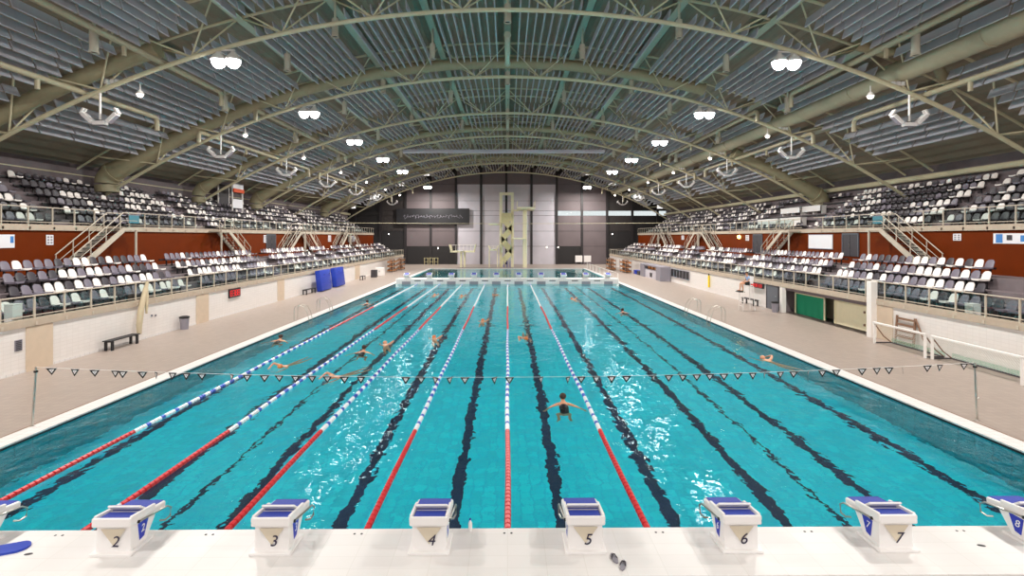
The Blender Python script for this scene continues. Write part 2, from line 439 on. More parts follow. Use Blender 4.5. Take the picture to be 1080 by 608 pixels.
# ------------------------------------------------------------------ trusses
def truss_parts():
    XT = 29.0
    b = MB(); b.tube([tuple(arc(-XT + 2*XT*i/72, 0)) for i in range(73)], .115, 8); low = b.mesh('lower_chord', M['truss'], True)
    ups = []
    for dy in (-1.25, 1.25):
        b = MB(); b.tube([tuple(arc(-XT+.3 + 2*(XT-.3)*i/72, 1.95) + Vector((0, dy, 0))) for i in range(73)], .075, 6)
        ups.append(b.mesh('upper_chord', M['truss'], True))
    webs = []
    nodes = [2.275 + 4.55*i for i in range(-6, 6)]
    for x in nodes:
        for dx in (-2.275, 2.275):
            for dy in (-1.25, 1.25):
                if abs(x+dx) > 28: continue
                p = arc(x, .05); q = arc(x+dx, 1.95) + Vector((0, dy, 0))
                b = MB(); b.tube([tuple(p), tuple(q)], .045, 6); webs.append(b.mesh('web_brace', M['truss'], True))
    ties = []
    for x in [4.55*i for i in range(-6, 7)]:
        b = MB(); b.tube([tuple(arc(x, 1.95)+Vector((0,-1.25,0))), tuple(arc(x, 1.95)+Vector((0,1.25,0)))], .04, 6); ties.append(b.mesh('cross_tie', M['truss'], True))
    return low, ups, webs, ties
_low, _ups, _webs, _ties = truss_parts()
WH_T = ['beyond the frame top over the start platform', 'nearest in view over the backstroke flags'] + \
       ['%s from the start end' % nth(i) for i in range(3, 8)] + ['farthest, just before the end wall']
for i, y in enumerate(YT):
    if i == 0: lab = 'cream arched tube truss over the near end of the pool'
    else: lab = 'cream arched tube truss, ' + ['nearest in view', 'second in view', 'third in view', 'fourth in view', 'fifth in view', 'sixth in view', 'last before the end wall'][i-1]
    t = thing('roof_truss', lab, 'truss', (0, y, 0))
    for nm, ms in (('lower_chord', [_low]), ('upper_chord', _ups), ('web_brace', _webs), ('cross_tie', _ties)):
        for me in ms:
            o = bpy.data.objects.new(nm, me); COL.objects.link(o); o.parent = t

# ------------------------------------------------------------------ arched ducts that spring from the stands
def rib(y, xa, xb, off0, off1, r, rf, label, foot=True):
    """xa is the foot side (elbow down into the stand), xb the other end"""
    t = thing('arch_duct', label, 'duct', (0, y, 0))
    pts = []; k = 44
    for i in range(k+1):
        x = xa + (xb-xa)*i/k; pts.append(arc(x, off0 + (off1-off0)*i/k))
    b = MB(); b.tube([tuple(p) for p in pts], [r + (rf-r)*max(0, 1-i/10) for i in range(k+1)], 16)
    b.build('duct_tube', M['rib'], t, True)
    if foot:
        s = math.copysign(1, xa); p = pts[0]; tan = (pts[0]-pts[1]).normalized()
        a0 = math.atan2(-tan.z, abs(tan.x)); rad = .95; cen = p + Vector((-s*math.sin(a0)*rad, 0, -math.cos(a0)*rad)); e = []
        for i in range(9):
            a = a0 + (PI/2*1.05-a0)*i/8; e.append(cen + Vector((s*math.sin(a)*rad, 0, math.cos(a)*rad)))
        e.append(e[-1] + Vector((-s*.03, 0, -max(.2, e[-1].z - 8.42))))
        b = MB(); b.tube(e, [rf*1.06]*10, 16); b.build('elbow', M['rib'], t, True)
        b = MB(); b.tube([tuple(p-tan*.09), tuple(p+tan*.09)], rf*1.13, 16); b.build('joint_collar', M['rib'], t, True)
    q = pts[-1]; d = (q-pts[-2]).normalized()
    b = MB(); b.tube([tuple(q-d*.06), tuple(q+d*.1)], r*1.12, 16); b.build('end_collar', M['rib'], t, True)
    return t
YD = YT
rib(YD[1], -27.6, -17.4, 1.04, .95, .4, .55, 'short thick olive duct above the nearest end of the left stand')
rib(YD[2], -27.6, 13.8, 1.04, 1.0, .4, .68, 'thick olive arch duct, nearest full arch over the pool')
rib(YD[3], -27.6, -17.4, 1.04, .95, .36, .52, 'short olive duct on the left between the nearest two full arches')
rib(YD[3], 28.4, 20.9, .9, .7, .52, .66, 'short thick olive duct with big elbow above the white press desks')
rib(YD[4], -27.6, 13.8, 1.04, 1.0, .4, .64, 'thick olive arch duct, second full arch over the pool')
rib(YD[6], -27.6, 13.8, 1.04, 1.0, .4, .6, 'thick olive arch duct, farthest full arch over the pool')
t = thing('cross_duct', 'short olive duct linking two air pipes beside the broad spiral duct', 'duct', (0, YT[1]-.1, 0))
b = MB(); b.tube([tuple(arc(17.5, 1.28)), tuple(arc(18.6, 1.36)), tuple(arc(19.5, 1.9)), tuple(arc(20.9, 1.95)), tuple(arc(21.8, 1.2))], .24, 14); b.build('duct_tube', M['rib'], t, True)
b = MB(); b.tube([tuple(arc(17.3, 1.27)), tuple(arc(17.7, 1.3))], .3, 14); b.build('end_collar', M['rib'], t, True)

# ------------------------------------------------------------------ straight ducts along the hall
t = thing('main_duct', 'broad cream spiral duct running the length of the hall over one stand', 'duct', (20.2, 0, 13.75))
for i in range(12):
    ya = -4 + 8.4*i; yb = ya + 8.34
    b = MB(); prof = []
    k = 28
    for j in range(k+1):
        prof.append((0, ya + (yb-ya)*j/k, 0))
    b.tube(prof, [.56 + (.012 if j % 2 else 0) for j in range(k+1)], 16); b.build('duct_section', M['duct'], t, True)
    b = MB(); b.tube([(0,yb-.05,0),(0,yb+.11,0)], .6, 16); b.build('flange', M['duct'], t, True)
def small_pipe(x, z, ya, yb, label, drops):
    t = thing('air_pipe', label, 'pipe', (x, 0, z))
    b = MB(); pts = [(0,ya,-.75),(0,ya,-.25),(0,ya+.08,-.08),(0,ya+.25,0)] + [(0,ya+.25+(yb-ya-.5)*i/10,0) for i in range(1,10)] + [(0,yb-.25,0),(0,yb-.08,-.08),(0,yb,-.25),(0,yb,-.8)]
    b.tube(pts, .14, 10); b.build('pipe_run', M['duct'], t, True)
    for d in drops:
        b = MB(); b.tube([(0,d,0),(0,d,-.55)], .1, 8); b.build('drop', M['duct'], t, True)
SEG = [(8., 31.3), (35.5, 55.), (58., 76.), (79., 94.)]
ORD4 = ['nearest', 'second', 'third', 'farthest']
for s, sn in ((-1, 'left'), (1, 'right')):
    for x, z, w in ((17.4, 14.02, 'inner'), (21.3, 12.5, 'outer')):
        for q, (ya, yb) in enumerate(SEG):
            small_pipe(s*x, z, ya, yb, 'thin cream air pipe with bent ends, %s row over the %s stand, %s length' % (w, sn, ORD4[q]), [ya + (yb-ya)*.33, ya + (yb-ya)*.66])

# nozzles hanging from the roof between the trusses
def make_nozzle():
    t = thing('air_nozzle', '', 'nozzle')
    b = MB(); prof = [(.17,.95)] + [(.17 + (.012 if i % 2 else 0), .9-.09*i) for i in range(9)] + [(.19,.05),(.21,0),(.17,-.02),(.14,.08),(.0,.1)]
    b.lathe(prof[::-1], (0,0,0), 14); b.build('canister', M['nozzle'], t, True)
    b = MB(); b.tube([(0,0,.9),(0,0,1.9)], .07, 8); b.build('hanger', M['purlin'], t, True)
    b = MB(); b.lathe([(.0,.02),(.12,.025),(.12,.05),(.0,.06)], (0,0,0), 12); b.build('grille', M['black'], t, True)
    return t
noz = make_nozzle(); first = True
def place_nozzle(x, y, lab):
    global first
    p = arc(x, -.2)
    if first: noz.location = (p.x, y, p.z); noz['label'] = lab; noz['group'] = 'air nozzles under the roof'; first = False
    else: dup(noz, (p.x, y, p.z), 0, lab, 'air nozzles under the roof')
for nm, x, ys in (('centre', 0, [27, 38, 49, 60, 71]), ('inner', 4.7, [32, 42.3, 53, 64, 75]), ('middle', 9.1, [27, 37.4, 48.5, 59, 70]), ('outer', 12.9, [20.6, 30, 40.5, 51, 62]), ('eave side', 18.2, [22.6, 33, 44, 55, 66])):
    for i, y in enumerate(ys):
        for s, sn in ((-1, 'left'), (1, 'right')):
            if x == 0 and s > 0: continue
            place_nozzle(s*x, y, 'cream air nozzle hanging from roof, %s%s line, %s from the start' % (nm, '' if x == 0 else ' ' + sn, nth(i+1)))
# short feed pipes along the crest
for i, y in enumerate((YT[2], YT[4])):
    t = thing('feed_pipe', 'pale feed pipe along the roof crest ending at the %s full arch duct' % nth(i+1), 'pipe', (0, y, zc(0)+.78))
    b = MB(); b.tube([(0,-5.6,0),(0,-.45,0)], .17, 12); b.build('pipe_run', M['purlin'], t, True)
    b = MB(); b.tube([(0,-5.72,0),(0,-5.55,0)], .21, 12); b.tube([(0,-.62,0),(0,-.5,0)], .22, 12); b.build('flange', M['purlin'], t, True)

# ------------------------------------------------------------------ lamps
def flood_fixture():
    t = thing('flood_lamp', '', 'lamp')
    for dx in (-.37, .37):
        b = MB(); b.lathe([(.0,.42),(.12,.42),(.16,.34),(.36,.1),(.38,.0),(.34,.0)], (dx,0,-.55), 16); hd = b.build('lamp_head', M['whitemetal'], t, True)
        b = MB(); b.lathe([(.0,-.40),(.13,-.38),(.24,-.3),(.32,-.16),(.345,.02)], (dx,0,-.55), 16); b.build('lens', M['lampemit'], hd, True)
    b = MB(); b.box((0,0,-.04), (.9,.08,.06)); b.box((-.3,0,-.1),(.05,.05,.12)); b.box((.3,0,-.1),(.05,.05,.12)); b.build('bracket', M['whitemetal'], t)
    return t
fl = flood_fixture(); used = False
for i, y in [(-1, 4.3)] + list(enumerate(YT)):
    if i == 6: continue
    for s, sn in ((-1, 'left'), (1, 'right')):
        x = s*14.2; loc = (x, y, zc(x) - .1)
        lab = 'bright twin flood lamp hanging from the %s side of the %s' % (sn, 'roof above the start blocks' if i < 1 else ['first', 'second', 'third', 'fourth', 'fifth', '', 'last'][i-1] + ' truss')
        if i == -1: lab = 'bright twin flood lamp on the %s side behind the start blocks' % sn
        if not used: fl.location = loc; fl['label'] = lab; fl['group'] = 'flood lamps on the trusses'; used = True
        else: dup(fl, loc, 0, lab, 'flood lamps on the trusses')
        l = bpy.data.lights.new('flood_light', 'AREA'); l.shape = 'DISK'; l.size = .78; l.energy = FLOOD*(NEARK if i < 1 else (1.9 if i > 4 else (1.35 if i > 2 else 1))); l.color = (1, .955, .90)
        o = bpy.data.objects.new('flood_light', l); COL.objects.link(o); o.location = (x, y, loc[2]-.97)
def speaker_cluster():
    t = thing('speaker_cluster', '', 'speaker')
    b = MB(); b.tube([(0,0,0),(0,0,-1.45)], .05, 8); b.build('stem', M['whitemetal'], t, True)
    for a, dx, dz in ((0, 0, -1.62), (.75, .62, -1.36), (-.75, -.62, -1.36)):
        b = MB(); rot = Matrix.Rotation(-a, 3, 'Y')
        b.rbox((dx, 0, dz), (.62, .3, .2), .03, rot); sp = b.build('speaker', M['white'], t)
        b = MB(); b.box(Vector((dx, 0, dz)) + rot @ Vector((0,0,-.105)), (.54, .24, .02), rot); b.build('grille', M['grey'], sp)
    for sx in (-.7, .7):
        b = MB(); b.rbox((sx*1.22, 0, -1.02), (.1, .26, .34), .02, Matrix.Rotation(-sx*.8, 3, 'Y')); b.build('end_cap', M['whitemetal'], t)
    return t
sp = speaker_cluster(); used = False
for i, y in enumerate(YT[1:]):
    for s, sn in ((-1, 'left'), (1, 'right')):
        x = s*20.5; loc = (x, y, zc(x)); lab = 'white U-shaped loudspeaker cluster hanging on the %s side of the %s truss' % (sn, nth(i+1))
        if not used: sp.location = loc; sp['label'] = lab; sp['group'] = 'loudspeaker clusters'; used = True
        else: dup(sp, loc, 0, lab, 'loudspeaker clusters')
def spot_fixture():
    t = thing('spot_lamp', '', 'lamp')
    b = MB(); b.tube([(0,0,0),(0,0,-.35)], .03, 6); b.build('stem', M['whitemetal'], t)
    b = MB(); b.lathe([(.0,-.34),(.1,-.36),(.2,-.55),(.18,-.55)], (0,0,0), 12); b.build('shade', M['whitemetal'], t, True)
    b = MB(); b.ball((0,0,-.56), .15, 12); b.build('lens', M['lampsmall'], t, True)
    return t
sl = spot_fixture(); used = False
for i, y in enumerate(YT[1:]):
    for s, sn in ((-1, 'left'), (1, 'right')):
        x = s*19.4; loc = (x, y+1.25, arc(x, .3).z); lab = 'small round lit lamp beside the %s loudspeaker cluster on the %s side' % (nth(i+1), sn)
        if not used: sl.location = loc; sl['label'] = lab; sl['group'] = 'small lamps over the stands'; used = True
        else: dup(sl, loc, 0, lab, 'small lamps over the stands')
def emer():
    t = thing('junction_light', '', 'fitting')
    b = MB(); b.box((0,0,.14), (.75,.1,.03)); b.build('bar', M['whitemetal'], t)
    for dx in (-.24, .02, .26):
        b = MB(); b.rbox((dx,0,.24), (.16,.16,.17), .02); b.build('head', M['white'], t)
    return t
em = emer(); used = False
for i, y in enumerate(YT[1:5]):
    for s, sn in ((-1, 'left'), (1, 'right')):
        x = s*19.9; loc = (x, y, zc(x)); lab = 'white three-headed fitting clamped on the %s truss chord, %s side' % (nth(i+1), sn)
        if not used: em.location = loc; em['label'] = lab; used = True
        else: dup(em, loc, 0, lab)

# maintenance catwalk slung between the trusses
t = thing('roof_catwalk', 'pale steel maintenance catwalk spanning under the roof crest', 'catwalk', (0, 63.5, 15.75))
b = MB(); b.box((-.5,0,0), (25,.9,.12)); b.box((-.5,-.45,.1),(25,.05,.3)); b.build('walkway', M['paleP'], t)
b = MB(); b.tube([(-13,-.45,1.0),(12,-.45,1.0)], .035, 6); b.build('handrail', M['purlin'], t)
for i in range(11):
    b = MB(); b.tube([(-12.9+2.48*i,-.45,.1),(-12.9+2.48*i,-.45,1.0)], .03, 6); b.build('post', M['purlin'], t)
for x in (-10, -5, 0, 5, 10):
    p = arc(x, 2.0); b = MB(); b.tube([(x,0,.05),(x,0,p.z-15.75)], .04, 6); b.build('hanger', M['purlin'], t)
# thin cable across the hall
t = MB(); yw = 66.; t.tube([(-22.4,yw,7.06),(-11,yw,6.98),(0,yw,6.95),(11,yw,6.98),(22.8,yw,7.06)], .03, 6)
tag(t.build('span_cable', M['truss']), 'thin pale cable stretched across the hall in front of the end wall', 'cable')
# ------------------------------------------------------------------ grandstands
LOWZ, RISE, TREAD = 1.85, .5, .82
UPZ, URISE = 5.72, .53
STAIRS = [(27.0, 30.4, 1), (45.4, 42.0, -1), (53.0, 56.4, 1), (62.4, 59.0, -1), (69.5, 72.9, 1), (79., 75.6, -1)]   # foot, head
def stand(s, sn, xw, yend):
    X = lambda d: s*(xw + d)
    # --- terrace body
    prof = [(X(.0), -.1), (X(.0), LOWZ), (X(.75), LOWZ)]
    z = LOWZ; d = .75
    for k in range(4):
        prof += [(X(d), z), (X(d + (TREAD if k else TREAD)), z)]; d += TREAD; z += RISE if k < 3 else .0
        if k < 3: prof += [(X(d), z)]
    prof += [(X(5.3), z), (X(5.3), -.1)]
    WZ = z
    q = []
    for p in prof:
        if not q or (abs(p[0]-q[-1][0]) + abs(p[1]-q[-1][1])) > 1e-4: q.append(p)
    b = MB(); ya = YB
    if s > 0:
        # the recess under the stand
        b.prism(q, 'y', 35.2, yend)
        q2 = [(X(1.6), -.1), (X(1.6), LOWZ-.25), (X(.0), LOWZ-.25)] + q[1:]
        b.prism(q2, 'y', 26.2, 35.2); b.prism(q, 'y', ya, 26.2)
    else: b.prism(q, 'y', ya, yend)
    struct(b.build('stand_terrace_' + sn, M['concrete']))
    # --- pool-side wall skin
    segs = [(ya, yend)] if s < 0 else [(ya, 26.2), (35.2, yend)]
    for y0, y1 in segs:
        b = MB(); b.span(X(-.04), X(0), y0, y1, DZ, LOWZ-.04); struct(b.build('wall_poolside_' + sn, M['wtile']))
        b = MB(); b.span(X(-.055), X(0), y0, y1, DZ, DZ+.1); struct(b.build('baseboard_' + sn, M['coping']))
    b = MB(); b.span(X(-.1), X(.2), ya, yend, LOWZ-.06, LOWZ+.22); struct(b.build('trim_curb_' + sn, M['curb']))
    # --- rust-red wall, upper slab, upper terrace
    RX = 5.3
    b = MB(); b.span(X(RX), X(RX+.2), ya, yend, WZ, UPZ-.1); struct(b.build('wall_red_' + sn, M['redwall']))
    b = MB(); b.span(X(RX-.12), X(RX+.3), ya, yend, UPZ-.14, UPZ+.16); struct(b.build('trim_upper_curb_' + sn, M['curb']))
    prof = [(X(RX+.2), 3.), (X(RX+.2), UPZ), (X(RX+.85), UPZ)]; z = UPZ; d = RX+.85
    for k in range(6):
        d += TREAD; prof += [(X(d), z)]; z += URISE; prof += [(X(d), z)]
    prof += [(X(11.6), z), (X(11.6), 3.)]
    b = MB(); b.prism(prof, 'y', ya, yend); struct(b.build('stand_upper_terrace_' + sn, M['concrete']))
    b = MB(); b.span(X(11.15), X(11.6), ya, yend, z, 10.0); struct(b.build('wall_rear_' + sn, M['concrete']))
    return X, WZ, RX
XfL, WZ, RX = stand(-1, 'left', -XL, 91.)
XfR, WZ, RX = stand(1, 'right', XR, 95.)
# beige panels and the vent in the pool-side walls
def wall_panel(s, ya, yb, lab, z1=LOWZ-.08):
    xw = XL if s < 0 else XR
    b = MB(); b.span(xw - s*.075, xw - s*.04, ya, yb, DZ+.0, z1); struct(b.build('wall_panel', M['beigepanel']))
for pa, pb in ((26, 54), (206, 219)): wall_panel(-1, side(pa, XL)[0], side(pb, XL)[0], '')
for pa, pb in ((292, 299), (374, 379)): wall_panel(-1, side(pa, XL)[0], side(pb, XL)[0], '')
wall_panel(1, 25.0, 26.2, '')
ya, yb = side(14, XL)[0], side(22, XL)[0]
t = thing('wall_vent', 'small grey ventilation grille low in the white tiled wall near the beige panel', 'vent', (XL+.04, (ya+yb)/2, 1.15))
b = MB(); b.box((.01,0,0), (.02, yb-ya, .42)); b.build('frame', M['grey'], t)
for i in range(6):
    b = MB(); b.box((.026,0,-.16+.065*i), (.02, yb-ya-.08, .03)); b.build('slat', M['dark'], t)

# recess on one side: rear wall, pillars
b = MB(); b.span(XR+1.5, XR+1.58, 26.2, 35.2, DZ, LOWZ-.25); struct(b.build('wall_recess', M['beigepanel']))
b = MB(); b.span(XR-.02, XR+1.6, 26.2, 35.2, -.2, DZ); struct(b.build('floor_recess', M['deck']))
def pillar(x, y, w, z, lab):
    b = MB(); b.rbox((x, y, (DZ+z)/2), (w, w, z-DZ), .015); struct(b.build('wall_pillar', M['whitemetal']))
pillar(XR-.12, 34.95, .3, LOWZ-.1, ''); pillar(XR-.2, 26.25, .34, 2.95, '')

# ------------------------------------------------------------------ railings
def railing(name, lab, x, zb, ya, yb, s, gaps=()):
    t = thing(name, lab, 'railing', (x, 0, zb))
    step = 1.36 if yb-ya > 60 else 1.36
    n = int((yb-ya)/step); ys = [ya + step*i for i in range(n+1)]
    keep = [not any(a < y < b_ for a, b_ in gaps) for y in ys]
    runs = []; cur = ya
    for a, b_ in sorted(gaps): runs.append((cur, a)); cur = b_
    runs.append((cur, yb))
    for a, b_ in runs:
        b = MB(); b.rbox((0,(a+b_)/2,.9), (.07,b_-a,.05), .012); b.build('top_rail', M['railing'], t)
        b = MB(); b.box((0,(a+b_)/2,.14), (.035,b_-a,.035)); b.build('bottom_rail', M['railing'], t)
    for i, y in enumerate(ys):
        if keep[i]:
            b = MB(); b.box((0,y,.33), (.06,.05,1.14)); b.box((-s*.05,y,-.17),(.1,.09,.14)); b.build('post', M['railing'], t)
        if i < n and keep[i] and keep[i+1]:
            b = MB(); b.add([(0,y+.06,.17),(0,y+step-.06,.17),(0,y+step-.06,.83),(0,y+.06,.83)], [(0,1,2,3)]); b.build('glass_pane', M['glass'], t)
    return t
railing('stand_railing', 'beige railing with glass panes along the front of the lower left stand', XL+.02, LOWZ+.2, 12.0, 91, -1)
railing('stand_railing', 'beige railing with glass panes along the front of the lower right stand', XR-.02, LOWZ+.2, 12.0, 95, 1)
for s, sn, Xf, ye in ((-1, 'left', XfL, 91), (1, 'right', XfR, 95)):
    g = [(min(a, h)+(3.4 if d > 0 else -1.6), max(a, h)+(1.6 if d > 0 else -3.4)) for a, h, d in STAIRS]
    railing('stand_railing', 'beige upper railing above the rust-red wall of the %s stand' % sn, Xf(RX-.02), UPZ+.14, 12.0, ye, s, g)
# end rails of the lower stands
for s, sn, x, ye in ((-1, 'left', XL, 91), (1, 'right', XR, 95)):
    t = thing('end_railing', 'short beige railing closing the far end of the lower %s stand' % sn, 'railing', (x + s*.1, ye-.05, LOWZ+.2))
    b = MB(); b.box((s*2.3,0,.9),(4.6,.06,.05)); b.build('top_rail', M['railing'], t)
    for i in range(5):
        b = MB(); b.box((s*(.1+1.1*i),0,.45),(.05,.05,.9)); b.build('post', M['railing'], t)

# ------------------------------------------------------------------ stairs up the red wall
def stairs(s, sn, Xf, i, foot, head, d):
    zt, zb = UPZ, WZ; x0, x1 = Xf(RX-1.12), Xf(RX-.17); xc = (x0+x1)/2
    t = thing('access_stair', '%s steel stair on the rust-red wall of the %s stand, climbing %s' % (nth(i+1), sn, 'away from the start' if d > 0 else 'towards the start'), 'stair', (xc, foot, zb), 0 if d > 0 else PI)
    L_ = abs(head-foot); H = zt-zb; w = abs(x1-x0); ns = 11
    for sx in (-w/2, w/2):
        b = MB(); b.prism([(0,-.0),(0.,.22),(L_,H+.08),(L_+.1,H+.08),(L_+.1,H-.18),(.28,0.)], 'x', sx-.03, sx+.03); b.build('stringer', M['railing'], t)
        b = MB(); b.tube([(sx,-.05,.95),(sx,L_,H+.95),(sx,L_+1.15,H+.95)], .032, 8); b.tube([(sx,-.05,.5),(sx,L_,H+.5),(sx,L_+1.15,H+.5)], .02, 6); b.build('handrail', M['railing'], t, True)
        for k in range(4):
            y = L_*k/3.2; b = MB(); b.box((sx, y, H*y/L_+.5), (.04,.04,.95)); b.build('baluster', M['railing'], t)
    for k in range(ns):
        b = MB(); b.box((0, L_*(k+.5)/ns, H*(k+1)/ns - .02), (w-.08, .27, .035)); b.build('tread', M['dark'], t)
    b = MB(); b.box((0, L_+.62, H+.0), (w, 1.15, .12)); b.box((0,L_+.62,H-.02),(w+.05,1.2,.1)); b.build('landing', M['railing'], t)
    b = MB(); b.box((math.copysign(w/2-.05, -s if d > 0 else s), L_+1.12, H/2-.03), (.09,.09,H-.08)); b.build('landing_post', M['railing'], t)
for s, sn, Xf in ((-1, 'left', XfL), (1, 'right', XfR)):
    for i, (f, h, d) in enumerate(STAIRS):
        off = 0 if s < 0 else (1.2 if i < 2 else 4.5)
        stairs(s, sn, Xf, i, f+off, h+off, d)

# ------------------------------------------------------------------ seats
def seat_mesh(m):
    b = MB(); nu, nv = 6, 5; T = .02
    def back(u, v):      # u -1..1 across, v 0..1 up
        w = .215*(1 - .22*max(0, v-.45)**1.6*2); 
        return Vector((-.2 - .1*v - .05*(1-u*u)*(1-.3*v) + .02, u*w, .44 + .38*v*(1 - .2*u**4*v)))
    def pan(u, v):       # v 0 rear .. 1 front
        w = .21*(1 - .06*v); return Vector((-.2 + .48*v, u*w, .45 + .02*u*u - .02*math.sin(PI*v) + .015*v))
    for fn, nrm in ((back, Vector((.03,0,0))), (pan, Vector((0,0,.075)))):
        g0 = []; g1 = []
        for j in range(nv+1):
            for i in range(nu+1):
                p = fn(-1+2*i/nu, j/nv); g0.append(p); g1.append(p - nrm)
        k = len(g0); fs = []
        for j in range(nv):
            for i in range(nu):
                a = j*(nu+1)+i; fs += [(a,a+1,a+nu+2,a+nu+1), (k+a,k+a+nu+1,k+a+nu+2,k+a+1)]
        ring = [i for i in range(nu+1)] + [j*(nu+1)+nu for j in range(1,nv+1)] + [nv*(nu+1)+i for i in range(nu-1,-1,-1)] + [j*(nu+1) for j in range(nv-1,0,-1)]
        for q in range(len(ring)): a, c = ring[q], ring[(q+1)%len(ring)]; fs.append((c,a,k+a,k+c))
        b.add(g0+g1, fs)
    return b
def bracket_mesh():
    b = MB(); b.box((-.12,0,.40), (.3,.1,.035)); b.box((-.27,0,.21),(.05,.07,.42)); b.box((-.27,0,.02),(.1,.16,.03)); return b
def far_seat():
    """the same shell with fewer faces, for the far rows"""
    b = MB(); nu = 4
    pr = [(-.28,.81,.16),(-.28,.74,.205),(-.24,.56,.215),(-.19,.45,.21),(.02,.43,.205),(.28,.46,.19),(.28,.39,.19)]
    g = []
    for x, z, w in pr:
        for i in range(nu+1):
            u = -1+2*i/nu; up = z > .5
            g.append(Vector((x - (.05*(1-u*u) if up else 0), u*w, z + (0 if up else .02*u*u) - (.05*u*u if z > .8 else 0))))
    fs = []
    for j in range(len(pr)-1):
        for i in range(nu):
            a = j*(nu+1)+i; fs.append((a,a+1,a+nu+2,a+nu+1))
    return g, fs
seat_me = {c: seat_mesh(M[k]).mesh('seat_shell', M[k], True) for c, k in (('white','seatw'),('mauve grey','seatg'),('charcoal','seatd'))}
brk_me = bracket_mesh().mesh('seat_bracket', M['black'])
rs = random.Random(11); FEET_L = [YT[1], YT[2], YT[3], YT[4], YT[6]]; FEET_R = [YT[3]]
seats = []
LOW_AISLE = [(31.6, 33.2), (44.6, 46.4), (56.0, 57.6), (62.8, 64.6), (73.4, 75.0), (82., 83.4)]
UP_AISLE = [(28.6, 30.0), (41.4, 43.0), (55.0, 56.6), (67.6, 69.2), (80., 81.4)]
for s, sn, Xf, ye in ((-1, 'left', XfL, 90.), (1, 'right', XfR, 93.)):
    off = 0 if s < 0 else 1.1
    for tier, rows, base, rise, d0, aisles, starts in (
        ('lower', 4, LOWZ, RISE, 1.22, LOW_AISLE, [17.2, 21.6, 22.2, 22.9]),
        ('upper', 6, UPZ, URISE, RX+1.5, UP_AISLE, [19.5]*6)):
        for k in range(rows):
            x = Xf(d0 + TREAD*k); z = base + rise*min(k, 3 if tier == 'lower' else 9); 
            if tier == 'upper': x = Xf(RX+.85+TREAD*k+.36); z = UPZ + URISE*k
            else: x = Xf(.75+TREAD*k+.34); z = LOWZ + RISE*k
            y = starts[k] + (off if tier == 'lower' else .3*s); n = 0
            while y < ye:
                gap = any(a+off < y < b_+off for a, b_ in aisles)
                if tier == 'upper' and k >= 4 and any(abs(y-q_) < 1.15 for q_ in (FEET_L if s < 0 else FEET_R)): gap = True
                if not gap and not (s > 0 and tier == 'upper' and 44.5 < y < 53.5 and k in (1, 2, 3, 4)):
                    r = rs.random(); pw = .40 if tier == 'lower' else .33
                    if tier == 'lower' and k == 0: pw = .22
                    c = 'white' if r < pw else ('mauve grey' if r < (.78 if tier == 'lower' else .50) else 'charcoal')
                    n += 1
                    if tier == 'upper' and rs.random() < .04: pass
                    seats.append((math.hypot(x, y), x, y, z, s, c, sn, tier, k, n))
                y += .54
seats.sort()
vis = []
for q in seats:
    x, y = q[1], q[2]; p = Vector((x, y, 0)); px = 540 + 540*(p.dot(RT)/p.dot(FW))
    if -8 < px < 1088: vis.append(q)
for i, (dd, x, y, z, s, c, sn, tier, k, n) in enumerate(vis[:300]):
    t = thing('stadium_seat', '%s plastic seat, %s from the near end, %s row of the %s %s stand' % (c, nth(n), nth(k+1), tier, sn), 'seat', (x, y, z), 0 if s < 0 else PI, 'stadium seats')
    o = bpy.data.objects.new('seat_shell', seat_me[c]); COL.objects.link(o); o.parent = t
    o = bpy.data.objects.new('seat_bracket', brk_me); COL.objects.link(o); o.parent = t
g, fs = far_seat(); b = MB(); mi = {'white': 0, 'mauve grey': 1, 'charcoal': 2}
for (dd, x, y, z, s, c, sn, tier, k, n) in vis[300:]:
    b.add([Vector((x - s*v.x, y + v.y, z + v.z)) for v in g], fs, mi[c])
me = bpy.data.meshes.new('stadium_seating'); me.from_pydata(b.v, [], b.f)
for kx in ('seatw', 'seatg', 'seatd'): me.materials.append(M[kx])
me.polygons.foreach_set('material_index', b.m); me.shade_smooth()
o = bpy.data.objects.new('stadium_seating', me); COL.objects.link(o); o['kind'] = 'stuff'
tag(o, 'white and grey seats filling the farther rows of both stands', 'seats')
# dark rails that carry the rows of seats
for s, sn, Xf, ye in ((-1, 'left', XfL, 90.), (1, 'right', XfR, 93.)):
    off = 0 if s < 0 else 1.1
    for tier, rows in (('lower', 4), ('upper', 6)):
        al = LOW_AISLE if tier == 'lower' else UP_AISLE
        for k in range(rows):
            x = Xf(.75+TREAD*k+.34) if tier == 'lower' else Xf(RX+.85+TREAD*k+.36); z = (LOWZ + RISE*k) if tier == 'lower' else UPZ + URISE*k
            st = ([17.2,21.6,22.2,22.9][k] + off) if tier == 'lower' else 19.5
            b = MB(); cur = st-.2
            for a, b_ in al: b.span(x + s*.30, x + s*.36, cur, a+off+.1, z+.36, z+.46); cur = b_+off-.1
            b.span(x + s*.30, x + s*.36, cur, ye, z+.36, z+.46)
            struct(b.build('trim_seat_rail', M['black']))
# ------------------------------------------------------------------ writing
def text_mesh(txt, size, shear=0., depth=.004):
    c = bpy.data.curves.new('lettering', 'FONT'); c.body = txt; c.size = size; c.shear = shear; c.extrude = depth/2
    c.align_x = 'CENTER'; c.align_y = 'CENTER'; c.offset = .0
    o = bpy.data.objects.new('lettering_tmp', c); COL.objects.link(o)
    dg = bpy.context.evaluated_depsgraph_get(); me = bpy.data.meshes.new_from_object(o.evaluated_get(dg))
    bpy.data.objects.remove(o); bpy.data.curves.remove(c); return me
def put_text(name, txt, size, m, parent, loc, rot, shear=0.):
    me = text_mesh(txt, size, shear); me.materials.clear(); me.materials.append(m)
    o = bpy.data.objects.new(name, me); COL.objects.link(o); o.parent = parent; o.location = loc; o.rotation_euler = rot; return o

